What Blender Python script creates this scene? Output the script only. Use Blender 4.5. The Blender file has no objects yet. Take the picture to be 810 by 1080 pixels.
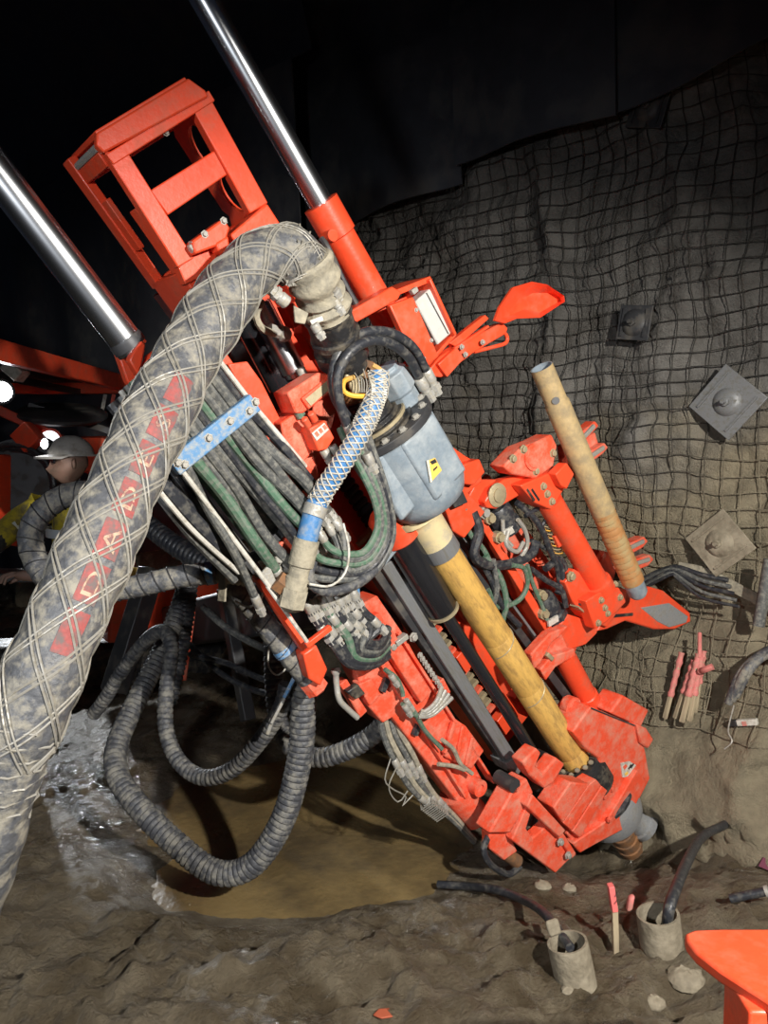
import bpy, bmesh, math, random
import numpy as np
from mathutils import Vector, Matrix, Quaternion
random.seed(7)
scene = bpy.context.scene
col = scene.collection
V = Vector

# ------------------------------------------------------------------ camera
F = 810.0                                   # focal length in pixels of the 810x1080 frame
CAM = V((0, 0, 1.8)); PITCH = math.radians(4.2)
cd = bpy.data.cameras.new('camera'); cam = bpy.data.objects.new('camera', cd); col.objects.link(cam)
cam.location = CAM; cam.rotation_euler = (math.pi/2 - PITCH, 0, 0)
cd.sensor_fit = 'VERTICAL'; cd.sensor_height = 24.0; cd.lens = 24.0*F/1080.0; cd.clip_start = 0.05
scene.camera = cam

# ------------------------------------------------------------------ world, lights, exposure
wd = bpy.data.worlds.new('world'); scene.world = wd; wd.use_nodes = True
wd.node_tree.nodes['Background'].inputs[0].default_value = (0.055, 0.065, 0.10, 1)
wd.node_tree.nodes['Background'].inputs[1].default_value = 0.10
def spot(name, loc, target, power, size_deg, blend, radius, color):
    l = bpy.data.lights.new(name, 'SPOT'); o = bpy.data.objects.new(name, l); col.objects.link(o)
    o.location = loc; o.rotation_euler = (V(target)-V(loc)).to_track_quat('-Z', 'Y').to_euler()
    l.energy = power; l.spot_size = math.radians(size_deg); l.spot_blend = blend; l.shadow_soft_size = radius; l.color = color
    return o
spot('work_light_right', (1.55, -0.35, 2.75), (0.40, 3.2, 0.45), 760, 84, 0.6, 0.05, (1.0, 0.955, 0.88))
spot('fill_light_left', (-1.15, -0.9, 2.05), (-0.2, 3.2, 1.0), 185, 78, 0.9, 0.12, (0.93, 0.96, 1.0))  # added fill from camera left, brightens the big hose and left side
spot('floodlight_far', (-3.28, 7.82, 1.93), (-1.55, 3.65, 0.0), 1000, 42, 0.6, 0.11, (0.9, 0.95, 1.0))
scene.view_settings.view_transform = 'Standard'; scene.view_settings.look = 'None'
scene.view_settings.gamma = 1.0; scene.view_settings.use_curve_mapping = False
scene.view_settings.exposure = 0.3

# ------------------------------------------------------------------ frames
RT = V((1, 0, 0)); FW = V((0, math.cos(PITCH), -math.sin(PITCH))); UP = V((0, math.sin(PITCH), math.cos(PITCH)))
def ray(x, y): return RT*((x-405)/F) + UP*((540-y)/F) + FW
def PX(x, y, d): return CAM + ray(x, y)*d
def c2w(c): return RT*c[0] + UP*c[1] + FW*c[2]
# the drill mast: v across, u up along the feed, w out of its front
_u = V((-.491, .74, -.456)).normalized(); _w0 = -(V((0, 0, 1)) - _u*_u.z); _w0.normalize()
_v0 = V((.8336, .5523, 0)); _v0 = (_v0 - _u*_v0.dot(_u)).normalized()
_v0 = (_v0 - _w0*_v0.dot(_w0)).normalized(); _a = math.radians(25)
VV = c2w(_v0*math.cos(_a) - _w0*math.sin(_a)); UU = c2w(_u); WW = c2w(_w0*math.cos(_a) + _v0*math.sin(_a))
MO = PX(615, 815, 3.6)
MR = Matrix((VV, UU, WW)).transposed()
def G(v, u, w): return MO + VV*v + UU*u + WW*w
def mp(x, y, w=0.0):                        # point of the mast's plane w seen in direction (x, y)
    r = ray(x, y); t = (MO + WW*w - CAM).dot(WW)/r.dot(WW); return CAM + r*t
def L(x, y, w=0.0):
    q = mp(x, y, w) - MO; return V((q.dot(VV), q.dot(UU), w))
def rad(px, p): return 0.5*px*(p - CAM).dot(FW)/F      # radius of something px wide at p

# ------------------------------------------------------------------ materials
def mat(name, base, rough=.5, metal=0., dirt=None, amount=.0, scale=6., bump=.0, bscale=40., spec=.5, vary=.12, coat=0., stretch=None, wet=None, soft=False):
    m = bpy.data.materials.new(name); m.use_nodes = True
    nt = m.node_tree; N = nt.nodes; K = nt.links; b = N['Principled BSDF']
    tc = N.new('ShaderNodeTexCoord'); mpn = N.new('ShaderNodeMapping'); K.new(tc.outputs['Object'], mpn.inputs[0])
    if stretch: mpn.inputs['Scale'].default_value = stretch
    n1 = N.new('ShaderNodeTexNoise'); n1.inputs['Scale'].default_value = scale; n1.inputs['Detail'].default_value = 8; n1.inputs['Roughness'].default_value = .72 if soft else .65
    K.new(mpn.outputs[0], n1.inputs['Vector'])
    n2 = N.new('ShaderNodeTexNoise'); n2.inputs['Scale'].default_value = scale*3.7; n2.inputs['Detail'].default_value = 5
    K.new(mpn.outputs[0], n2.inputs['Vector'])
    v1 = N.new('ShaderNodeMix'); v1.data_type = 'RGBA'
    lo = [max(0, c*(1-vary)) for c in base]; hi = [min(1, c*(1+vary)) for c in base]
    v1.inputs[6].default_value = (*lo, 1); v1.inputs[7].default_value = (*hi, 1); K.new(n2.outputs[0], v1.inputs[0])
    out = v1.outputs[2]
    b.inputs['Roughness'].default_value = rough; b.inputs['Metallic'].default_value = metal; b.inputs['Specular IOR Level'].default_value = spec
    if coat: b.inputs['Coat Weight'].default_value = coat
    if dirt:
        r = N.new('ShaderNodeMapRange'); r.inputs[1].default_value = .62 - amount*.4; r.inputs[2].default_value = .74 - amount*.25
        if soft: r.inputs[1].default_value = .60-amount*.35; r.inputs[2].default_value = .95-amount*.35
        K.new(n1.outputs[0], r.inputs[0])
        mx = N.new('ShaderNodeMix'); mx.data_type = 'RGBA'; K.new(r.outputs[0], mx.inputs[0]); K.new(out, mx.inputs[6]); mx.inputs[7].default_value = (*dirt, 1)
        out = mx.outputs[2]
        rr = N.new('ShaderNodeMapRange'); K.new(r.outputs[0], rr.inputs[0]); rr.inputs[3].default_value = rough; rr.inputs[4].default_value = wet if wet is not None else max(rough, .85)
        K.new(rr.outputs[0], b.inputs['Roughness'])
        if metal:
            rm = N.new('ShaderNodeMapRange'); K.new(r.outputs[0], rm.inputs[0]); rm.inputs[3].default_value = metal; rm.inputs[4].default_value = 0
            K.new(rm.outputs[0], b.inputs['Metallic'])
    K.new(out, b.inputs['Base Color'])
    if bump:
        nb = N.new('ShaderNodeTexNoise'); nb.inputs['Scale'].default_value = bscale; nb.inputs['Detail'].default_value = 6
        K.new(mpn.outputs[0], nb.inputs['Vector'])
        bp = N.new('ShaderNodeBump'); bp.inputs['Strength'].default_value = bump; bp.inputs['Distance'].default_value = .01
        K.new(nb.outputs[0], bp.inputs['Height']); K.new(bp.outputs[0], b.inputs['Normal'])
    return m
def emit(name, c, s):
    m = bpy.data.materials.new(name); m.use_nodes = True; b = m.node_tree.nodes['Principled BSDF']
    b.inputs['Base Color'].default_value = (*c, 1); b.inputs['Emission Color'].default_value = (*c, 1); b.inputs['Emission Strength'].default_value = s
    return m
MUD = (.16, .13, .088)
red = mat('red_paint', (.84, .078, .026), .38, 0, (.40, .14, .08), .30, 9, .06, 80, coat=.1, soft=True)
redd = mat('dusty_red_paint', (.80, .085, .034), .55, 0, (.60, .30, .21), .48, 13, .3, 130, soft=True)
gear = mat('blue_grey_paint', (.20, .245, .285), .42, 0, (.36, .39, .40), .50, 12, .15, 70, vary=.2, soft=True)
chrome = mat('chrome', (.80, .82, .85), .27, 1., vary=.03)
blackg = mat('polished_black_steel', (.035, .036, .042), .16, .55, vary=.1, coat=.3)
wsteel = mat('worn_bright_steel', (.34, .35, .36), .42, .35, (.22, .21, .19), .4, 20, .2, 90)
steel = mat('scraped_grey_steel', (.20, .205, .21), .42, .25, (.13, .125, .11), .4, 14, .15, 120, stretch=(4, .6, 4))
darks = mat('dark_steel', (.055, .056, .06), .5, .4, (.10, .09, .075), .3, 8, .1)
zinc = mat('zinc_fitting', (.40, .39, .36), .5, .35, (.30, .27, .21), .42, 60, .2, 120)
brass = mat('dusty_bolt', (.45, .38, .24), .5, .5, (.3, .24, .14), .4, 30)
rub = mat('dusty_grey_rubber', (.055, .057, .064), .5, 0, (.21, .20, .175), .42, 24, .35, 70, vary=.4)
rub2 = mat('black_rubber', (.026, .028, .034), .40, 0, (.095, .09, .08), .33, 40, .15, 70)
rubg = mat('scuffed_grey_hose', (.085, .088, .086), .45, 0, (.20, .195, .17), .40, 60, .1, 90, stretch=(1, 1, 1))
green = mat('faded_green_hose', (.075, .15, .095), .5, 0, (.17, .19, .155), .44, 60)
wraph = mat('mud_caked_hose_cover', (.085, .088, .096), .5, 0, (.26, .24, .195), .42, 26, .5, 60, vary=.45)
wire = mat('galvanised_wire', (.31, .295, .26), .5, .2, (.20, .18, .14), .4, 50)
blue = mat('blue_rubber', (.05, .18, .40), .45, 0, (.25, .30, .36), .38, 22, .1)
bluep = mat('blue_paint', (.10, .25, .47), .45, 0, (.36, .39, .40), .42, 55)
ochre = mat('ochre_coated_rod', (.62, .37, .095), .5, .0, (.38, .22, .06), .42, 14, .2, 80, stretch=(3, .8, 3), vary=.2)
collm = mat('mud_plastered_steel', (.20, .17, .12), .8, 0, (.30, .26, .19), .45, 14, .6, 40, vary=.3)
tan = mat('mud_coated_casing', (.43, .31, .15), .7, 0, (.30, .23, .13), .45, 18, .2, 60, vary=.2)
rust = mat('rusty_steel', (.25, .115, .045), .75, .1, (.14, .08, .045), .5, 18, .3, 60, vary=.3)
cream = mat('cream_paint', (.72, .60, .34), .55, 0, (.45, .40, .30), .36, 12)
canvas = mat('muddy_canvas_wrap', (.36, .32, .235), .85, 0, (.22, .20, .155), .5, 20, .6, 45, vary=.2)
whitem = mat('white_plastic', (.58, .56, .50), .5, 0, (.36, .33, .27), .38, 40)
lens = mat('silvered_lamp_glass', (.55, .55, .52), .25, 0, (.52, .50, .44), .4, 10, coat=.5)
stick_y = mat('yellow_label', (.80, .50, .10), .5)
blk = mat('black_print', (.02, .02, .02), .6)
pinkm = mat('pink_tape', (.62, .19, .17), .7, 0, (.45, .22, .17), .4, 25, .3, 60)
wood = mat('pale_timber', (.42, .34, .22), .8, 0, (.26, .21, .14), .4, 15, .2, 60, stretch=(1, 1, .2))
yellowp = mat('yellow_plastic', (.75, .40, .05), .45, 0, (.4, .25, .1), .2)
fabric = mat('dark_membrane', (.050, .053, .062), .5, 0, (.085, .085, .085), .3, 3, .3, 6, vary=.25, spec=.35)
grease = mat('greasy_black_metal', (.028, .028, .03), .42, .3, (.12, .10, .07), .38, 14, .3, 60)
orprint = mat('faded_red_print', (.27, .055, .05), .65, 0, (.13, .10, .095), .50, 40, vary=.4)
letter = mat('faded_letter_print', (.42, .29, .20), .7, 0, (.2, .09, .08), .40, 70)

# ------------------------------------------------------------------ mesh builder (world coordinates)
class B:
    def __init__(s): s.v = []; s.f = []; s.mi = []
    def add(s, vs, fs):
        n = len(s.v); s.v += [V(p) for p in vs]; s.f += [tuple(i+n for i in f) for f in fs]; return s
    def prism(s, bot, top):
        n = len(bot)
        return s.add(list(bot)+list(top), [tuple(reversed(range(n))), tuple(range(n, 2*n))] + [(i, (i+1) % n, n+(i+1) % n, n+i) for i in range(n)])
    def plate(s, pts, w, th):                # outline seen at plane w of the mast, extruded back by th
        top = [mp(x, y, w) for x, y in pts]
        ar = sum((L(*pts[i], w).x*L(*pts[(i+1) % len(pts)], w).y - L(*pts[(i+1) % len(pts)], w).x*L(*pts[i], w).y) for i in range(len(pts)))
        if ar < 0: top.reverse()
        return s.prism([p - WW*th for p in top], top)
    def lbox(s, v0, v1, u0, u1, w0, w1):
        q = [(v0, u0), (v1, u0), (v1, u1), (v0, u1)]
        return s.prism([G(a, b, w0) for a, b in q], [G(a, b, w1) for a, b in q])
    def bar(s, a, b, w, width, th):          # straight bar in plane w from pixel a to pixel b
        A = L(*a, w); C = L(*b, w); d = (C-A).normalized(); p = V((-d.y, d.x, 0))*width/2
        q = [A-p, C-p, C+p, A+p]; q = [A+p, A-p, C-p, C+p]
        return s.prism([G(k.x, k.y, w-th) for k in q], [G(k.x, k.y, w) for k in q])
    def beam(s, a, b, wx, wy, up=V((0, 0, 1))):
        a = V(a); b = V(b); d = (b-a).normalized(); x = d.cross(up)
        if x.length < .01: x = d.cross(V((1, 0, 0)))
        x.normalize(); y = x.cross(d)
        q = [x*wx/2*i + y*wy/2*j for i, j in ((-1, -1), (1, -1), (1, 1), (-1, 1))]
        return s.prism([a+k for k in q], [b+k for k in q])
    def box(s, c, x, y, z):                  # half vectors
        c = V(c); q = [-x-y, x-y, x+y, -x+y]
        return s.prism([c+k-z for k in q], [c+k+z for k in q])
    def lathe(s, p, d, prof, n=20, ph=0., cap=True):
        p = V(p); d = V(d).normalized(); x = d.orthogonal().normalized(); y = d.cross(x)
        n0 = len(s.v)
        for t, r in prof:
            for k in range(n):
                a = ph + 2*math.pi*k/n; s.v.append(p + d*t + (x*math.cos(a) + y*math.sin(a))*r)
        for i in range(len(prof)-1):
            for k in range(n):
                s.f.append((n0+i*n+k, n0+i*n+(k+1) % n, n0+(i+1)*n+(k+1) % n, n0+(i+1)*n+k))
        if cap:
            s.f.append(tuple(n0+k for k in reversed(range(n)))); e = n0+(len(prof)-1)*n; s.f.append(tuple(e+k for k in range(n)))
        return s
    def tube(s, path, r, n=10, cap=True, rf=None):
        fr = frames(path); n0 = len(s.v); m = len(path)
        for i, (p, x, y) in enumerate(fr):
            ri = rf(i) if rf else (r[i] if isinstance(r, (list, tuple)) else r)
            for k in range(n):
                a = 2*math.pi*k/n; s.v.append(p + (x*math.cos(a)+y*math.sin(a))*ri)
        for i in range(m-1):
            for k in range(n):
                s.f.append((n0+i*n+k, n0+i*n+(k+1) % n, n0+(i+1)*n+(k+1) % n, n0+(i+1)*n+k))
        if cap:
            s.f.append(tuple(n0+k for k in reversed(range(n)))); e = n0+(m-1)*n; s.f.append(tuple(e+k for k in range(n)))
        return s
    def ball(s, c, rx, ry, rz, n=12, m=8, R=None):
        c = V(c); n0 = len(s.v)
        for j in range(m+1):
            t = math.pi*j/m
            for k in range(n):
                a = 2*math.pi*k/n; q = V((rx*math.sin(t)*math.cos(a), ry*math.sin(t)*math.sin(a), rz*math.cos(t)))
                s.v.append(c + (R @ q if R else q))
        for j in range(m):
            for k in range(n): s.f.append((n0+j*n+k, n0+(j+1)*n+k, n0+(j+1)*n+(k+1) % n, n0+j*n+(k+1) % n))
        return s
def frames(path):
    P = [V(p) for p in path]; T = []
    for i in range(len(P)):
        t = P[min(i+1, len(P)-1)] - P[max(i-1, 0)]; T.append(t.normalized() if t.length > 1e-9 else V((0, 0, 1)))
    x = T[0].cross(V((.13, .2, .97))); x = x.normalized() if x.length > .01 else T[0].orthogonal().normalized(); out = []
    for p, t in zip(P, T):
        x = (x - t*x.dot(t)).normalized(); out.append((p, x, t.cross(x)))
    return out
def smooth(pts, step=.02):
    P = [V(p) for p in pts]; P = [P[0]*2-P[1]] + P + [P[-1]*2-P[-2]]; fine = []
    for i in range(1, len(P)-2):
        a, b, c, d = P[i-1:i+3]
        for k in range(16):
            t = k/16; fine.append(.5*((2*b) + (c-a)*t + (2*a-5*b+4*c-d)*t*t + (3*b-a-3*c+d)*t**3))
    fine.append(P[-2])
    cum = [0]
    for i in range(1, len(fine)): cum.append(cum[-1] + (fine[i]-fine[i-1]).length)
    n = max(2, int(cum[-1]/step)); out = []; j = 0
    for i in range(n+1):
        s = cum[-1]*i/n
        while j < len(cum)-2 and cum[j+1] < s: j += 1
        q = (s-cum[j])/max(1e-9, cum[j+1]-cum[j]); out.append(fine[j].lerp(fine[j+1], q))
    return out
WM = {}
def build_mesh(name, b, m, inv, sm=True):
    me = bpy.data.meshes.new(name); me.from_pydata([inv @ p for p in b.v], [], b.f)
    bm = bmesh.new(); bm.from_mesh(me); bmesh.ops.recalc_face_normals(bm, faces=bm.faces); bm.to_mesh(me); bm.free()
    if sm:
        me.polygons.foreach_set('use_smooth', [True]*len(me.polygons)); me.set_sharp_from_angle(angle=math.radians(38))
    me.materials.append(m); return me
def bevel(o, w):
    md = o.modifiers.new('bevel', 'BEVEL'); md.width = w; md.segments = 2; md.limit_method = 'ANGLE'; md.angle_limit = math.radians(40); md.harden_normals = False
def part(name, b, m, parent, bev=0., label=None, stuff=False):
    W = WM[parent]; me = build_mesh(name, b, m, W.inverted()); o = bpy.data.objects.new(name, me); col.objects.link(o)
    o.parent = parent; WM[o] = W
    if bev: bevel(o, bev)
    if label: o['label'] = label
    if stuff: o['kind'] = 'stuff'
    return o
def tag(o, label, cat, group=None):
    o['label'] = label; o['category'] = cat
    if group: o['group'] = group
    return o
def thing(name, label, cat, loc, R=None, group=None):
    o = bpy.data.objects.new(name, None); col.objects.link(o); o.empty_display_size = .05
    M = Matrix.Translation(loc) @ (R.to_4x4() if R else Matrix()); o.matrix_world = M; WM[o] = M
    return tag(o, label, cat, group)
def mthing(name, label, cat, x, y, w=0, group=None): return thing(name, label, cat, mp(x, y, w), MR, group)
def solo(name, b, m, label, cat, group=None, bev=0., kind=None):
    lo = min(p.z for p in b.v); cx = sum(p.x for p in b.v)/len(b.v); cy = sum(p.y for p in b.v)/len(b.v)
    M = Matrix.Translation((cx, cy, lo)); me = build_mesh(name, b, m, M.inverted()); o = bpy.data.objects.new(name, me); col.objects.link(o)
    o.matrix_world = M; WM[o] = M
    if bev: bevel(o, bev)
    if kind: o['kind'] = kind
    if label: tag(o, label, cat, group)
    return o
_hex = B().lathe((0, 0, 0), (0, 0, 1), [(-.2, 1.45), (.12, 1.45), (.12, 1.0), (.95, 1.0), (1.1, .8)], 6)
BOLT = {k: build_mesh('bolt', _hex, m, Matrix()) for k, m in (('z', zinc), ('b', brass), ('d', darks), ('r', redd))}
def bolt(parent, p, n, size=.012, k='z'):
    o = bpy.data.objects.new('bolt', BOLT[k]); col.objects.link(o); o.parent = parent
    R = V(n).to_track_quat('Z', 'Y').to_matrix().to_4x4(); M = Matrix.Translation(p) @ R @ Matrix.Diagonal((size, size, size*.9, 1))
    o.matrix_local = WM[parent].inverted() @ M; WM[o] = M; return o
def mbolts(parent, pts, w, size=.012, k='z'):
    for x, y in pts: bolt(parent, mp(x, y, w), WW, size, k)
def hosepts(pts, kind): return [(mp(*p) if kind == 'm' else PX(*p)) for p in pts]
def ribbed(path, r, pitch_steps=4, depth=.12, n=14):
    return B().tube(path, r, n, rf=lambda i: r*(1 - (depth if i % pitch_steps == 0 else depth*.35 if i % pitch_steps == 1 else 0)))
def fitting(parent, a, d, r, ln=.09, m=None, name='fitting'):     # crimped hose end with hex nut
    d = V(d).normalized(); b = B().lathe(a, d, [(0, r*1.02), (ln*.05, r*1.2), (ln*.45, r*1.2), (ln*.5, r*1.02), (ln*.62, r*1.02)], 12)
    b.lathe(V(a)+d*ln*.6, d, [(0, r*1.35), (ln*.22, r*1.35), (ln*.22, r*1.05), (ln*.42, r*1.05)], 6)
    return part(name, b, m or zinc, parent)
# ------------------------------------------------------------------ ground and walls
rng = np.random.RandomState(3); LAT = rng.rand(256, 256)
def vnoise(x, y):
    x0 = np.floor(x).astype(int); y0 = np.floor(y).astype(int); fx = x-x0; fy = y-y0; fx = fx*fx*(3-2*fx); fy = fy*fy*(3-2*fy)
    g = lambda a, b: LAT[a % 256, b % 256]
    return (g(x0, y0)*(1-fx)+g(x0+1, y0)*fx)*(1-fy) + (g(x0, y0+1)*(1-fx)+g(x0+1, y0+1)*fx)*fy
def fbm(x, y, o=5, gain=.5):
    s = 0; a = 1; t = 0
    for k in range(o): s = s + a*vnoise(x*2**k+17*k, y*2**k+31*k); t += a; a *= gain
    return s/t
def ridged(x, y, o=4):
    s = 0; a = 1; t = 0
    for k in range(o): s = s + a*(1-np.abs(2*vnoise(x*2**k+9*k, y*2**k+5*k)-1)); t += a; a *= .55
    return s/t
sst = lambda a, b, x: np.clip((x-a)/(b-a), 0, 1)**2*(3-2*np.clip((x-a)/(b-a), 0, 1))
W0 = V((1.85, 3.75, 0)); WD = V((-.73, .6834, 0)).normalized(); WN = V((-WD.y, WD.x, 0))
def ground_h(x, y):
    dn = (x-W0.x)*WN.x + (y-W0.y)*WN.y                       # distance from the rock wall
    dn = dn + .25*(fbm(x*1.7+3, y*1.7, 3)-.5)
    h = -.40*sst(2.95, 3.95, y)*sst(.25, .95, x) + (.35+.40*sst(.3, 1.0, x))*sst(.55, -.10, dn)
    pud = sst(1.25, .75, np.hypot((x+.34)/.92, (y-3.75)/1.0) + .5*(fbm(x*2+3, y*2+1, 3)-.5))   # shallow pool under the hoses
    near = sst(3.15, 2.55, y+.6*(fbm(x*1.3+8, y*1.3, 3)-.5)) ; rough = (1-pud)
    h = h + .045*rough + rough*(.085*(fbm(x*2.2, y*2.2, 4)-.5)) + (.25+.75*rough)*(.045*(ridged(x*4+2*fbm(x*2,y*2,2), y*3.4, 4)-.55))
    h = h + near*(.13*(ridged(x*2.6+fbm(x*3, y*3, 2), y*4.2+.8*fbm(x*2, y*2, 2), 5)-.5) + .065*(fbm(x*10, y*10, 4)-.5)) + .06*near
    h = h + rough*(.045*(fbm(x*13, y*13, 4, .6)-.5) + .03*(ridged(x*9+3, y*7+1, 3)-.5)) - .05*pud
    h = h + sst(.9, .3, dn)*.11*(ridged(x*4+1, y*4, 4)-.5) + sst(1.1, .5, dn)*.05*(fbm(x*9, y*9, 4)-.5)
    return h
def h1(x, y): return float(ground_h(np.array([x]), np.array([y]))[0])
def gp(x, y):                                                 # ground point seen in direction (x, y)
    r = ray(x, y); t = 1.2
    while t < 9:
        p = CAM + r*t
        if p.z < h1(p.x, p.y): break
        t += .01
    return p
def grid_mesh(name, X, Y, Z, m, label=None):
    ny, nx = X.shape; co = np.stack([X, Y, Z], -1).reshape(-1, 3).astype(np.float32)
    i = np.arange(ny*nx).reshape(ny, nx); q = np.stack([i[:-1, :-1], i[:-1, 1:], i[1:, 1:], i[1:, :-1]], -1).reshape(-1, 4)
    me = bpy.data.meshes.new(name); me.vertices.add(len(co)); me.vertices.foreach_set('co', co.ravel())
    me.loops.add(q.size); me.loops.foreach_set('vertex_index', q.ravel().astype(np.int32))
    me.polygons.add(len(q)); me.polygons.foreach_set('loop_start', np.arange(0, q.size, 4, dtype=np.int32)); me.polygons.foreach_set('use_smooth', np.ones(len(q), bool))
    me.update(calc_edges=True); me.materials.append(m); o = bpy.data.objects.new(name, me); col.objects.link(o); WM[o] = Matrix(); return o
def rockmat(name, c1, c2, c3, wetness=False, zsplit=None, clay=(.36, .305, .205)):
    m = bpy.data.materials.new(name); m.use_nodes = True; nt = m.node_tree; N = nt.nodes; K = nt.links; b = N['Principled BSDF']
    g = N.new('ShaderNodeNewGeometry'); pos = g.outputs['Position']
    def noise(s, d=8, r=.6):
        n = N.new('ShaderNodeTexNoise'); n.inputs['Scale'].default_value = s; n.inputs['Detail'].default_value = d; n.inputs['Roughness'].default_value = r; K.new(pos, n.inputs['Vector']); return n.outputs[0]
    def mr(i, a, bb, c=0., d=1.):
        r = N.new('ShaderNodeMapRange'); K.new(i, r.inputs[0])
        for k, v_ in zip((1, 2, 3, 4), (a, bb, c, d)): r.inputs[k].default_value = v_
        return r.outputs[0]
    def mix(f, a, bb):
        x = N.new('ShaderNodeMix'); x.data_type = 'RGBA'; K.new(f, x.inputs[0])
        for k, v_ in ((6, a), (7, bb)):
            if isinstance(v_, tuple): x.inputs[k].default_value = (*v_, 1)
            else: K.new(v_, x.inputs[k])
        return x.outputs[2]
    n1 = noise(1.3); n2 = noise(9.); n3 = noise(70., 8, .75)
    c = mix(mr(n1, .38, .62), c1, c2); c = mix(mr(n2, .42, .66), c, c3)
    if zsplit:
        sx = N.new('ShaderNodeSeparateXYZ'); K.new(pos, sx.inputs[0]); ad = N.new('ShaderNodeMath'); ad.operation = 'MULTIPLY_ADD'
        K.new(n1, ad.inputs[0]); ad.inputs[1].default_value = 1.5; K.new(sx.outputs[2], ad.inputs[2])
        c = mix(mr(ad.outputs[0], zsplit, zsplit+.45), mix(mr(n2, .36, .66), clay, tuple(v_*.62 for v_ in clay)), c)      # splashed clay along the foot
    K.new(c, b.inputs['Base Color'])
    if wetness:
        K.new(mr(n1, .40, .64, .12, .55), b.inputs['Roughness'])
    else: b.inputs['Roughness'].default_value = .85
    bp = N.new('ShaderNodeBump'); bp.inputs['Strength'].default_value = .8; bp.inputs['Distance'].default_value = .09
    a = N.new('ShaderNodeMath'); a.operation = 'ADD'; K.new(n2, a.inputs[0]); K.new(mr(n3, 0, 1, 0, .9 if wetness else .5), a.inputs[1]); K.new(a.outputs[0], bp.inputs['Height']); K.new(bp.outputs[0], b.inputs['Normal'])
    return m
mudm = rockmat('wet_mud', (.10, .075, .046), (.18, .142, .092), (.26, .215, .148), True)
rockm = rockmat('grey_rock', (.19, .18, .165), (.27, .255, .23), (.14, .13, .116), False, 2.4)
xs = np.concatenate([np.linspace(-6, -2.22, 110), np.linspace(-2.2, 3.2, 430)]); ys = np.concatenate([np.linspace(-1.2, 1.5, 70), np.linspace(1.513, 4.6, 250), np.linspace(4.63, 11, 130)])
X, Y = np.meshgrid(xs, ys); floor = grid_mesh('floor', X, Y, ground_h(X, Y), mudm); floor['kind'] = 'structure'
def wall_off(s, z):
    o = .30*(fbm(s*.9+5, z*.9+2, 3)-.5) + .20*(ridged(s*1.9+.8*fbm(s*2, z*2, 2), z*1.7+.5*s, 4)**2-.35) + .05*(ridged(s*6, z*5, 3)-.5) + .04*(fbm(s*10, z*10, 4)-.5)
    return o + .30*sst(.9, .0, z) + sst(.75, .45, z)*(.16*(ridged(s*3.1, z*3.4+.7*s, 5)-.55) + .07*(fbm(s*12, z*12, 4)-.5))
S, Z = np.meshgrid(np.linspace(-3.2, 11, 420), np.linspace(-.7, 4.3, 160)); OF = wall_off(S, Z) - .45*sst(2.6, 4.3, Z)*0
wall = grid_mesh('wall_right', W0.x+WD.x*S+WN.x*OF, W0.y+WD.y*S+WN.y*OF, Z, rockm); wall['kind'] = 'structure'
def wpt(s, z, off=0.):
    return W0 + WD*s + WN*off + V((0, 0, z))
def wsz(x, y, off=.0):                                       # wall coordinates seen in direction (x, y)
    r = ray(x, y); t = (W0 + WN*off - CAM).dot(WN)/r.dot(WN); p = CAM + r*t
    return (p-W0).dot(WD), p.z
def woff1(s, z): return float(wall_off(np.array([s]), np.array([z]))[0])
# arched roof
S2, A2 = np.meshgrid(np.linspace(-3.2, 11, 160), np.linspace(0, 1, 60)); th = A2*math.pi*.62; R2 = 2.6
OF2 = R2*(1-np.cos(th)) + .25*(fbm(S2*1.4, A2*6, 4)-.5)*np.minimum(1, A2*6); Z2 = 4.2 + .62*R2*np.sin(th) + .2*(fbm(S2*1.3+40, A2*6, 4)-.5)*np.minimum(1, A2*6)
ce = grid_mesh('ceiling', W0.x+WD.x*S2+WN.x*OF2, W0.y+WD.y*S2+WN.y*OF2, Z2, rockm); ce['kind'] = 'structure'
wirem = rockmat('rock_mesh_wire', (.045, .042, .038), (.06, .055, .05), (.085, .078, .066), False, 2.25, (.40, .34, .235))  # upper wire: dark steel with shade put into the colour; pale mud lower down
# welded wire mesh pinned over the rock
def wire_net(s0, s1, z0, z1, sp):
    b = B(); nz = int((z1-z0)/sp); ns = int((s1-s0)/sp)
    def q(s, z):
        s = np.asarray(s, float); z = np.asarray(z, float)
        ds = .055*(fbm(s*2.4+11, z*2.4, 3)-.5)*2; dz = .05*(fbm(s*2.4+50, z*2.1+7, 3)-.5)*2
        a = s+ds; c = z+dz; o = wall_off(a, c); o = np.maximum(o, .30*(fbm(a*.9+5, c*.9+2, 3)-.5)+.30*sst(.9, 0, c)-.02) + .02 + .02*fbm(a*5, c*5, 2)
        return [W0 + WD*float(i) + WN*float(k) + V((0, 0, float(j))) for i, j, k in zip(a, c, o)]
    for i in range(ns+1):
        z = np.arange(z0, z1, .05); b.tube(q(np.full(len(z), s0+i*sp), z), .0032, 4)
    for j in range(nz+1):
        s = np.arange(s0, s1, .05); b.tube(q(s, np.full(len(s), z0+j*sp)), .0032, 4)
    return b
solo('wire_mesh', wire_net(-1.0, 4.6, .42, 3.9, .080), wirem, 'square welded wire mesh pinned over the grey rock wall', 'wire mesh', kind='stuff')
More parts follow.
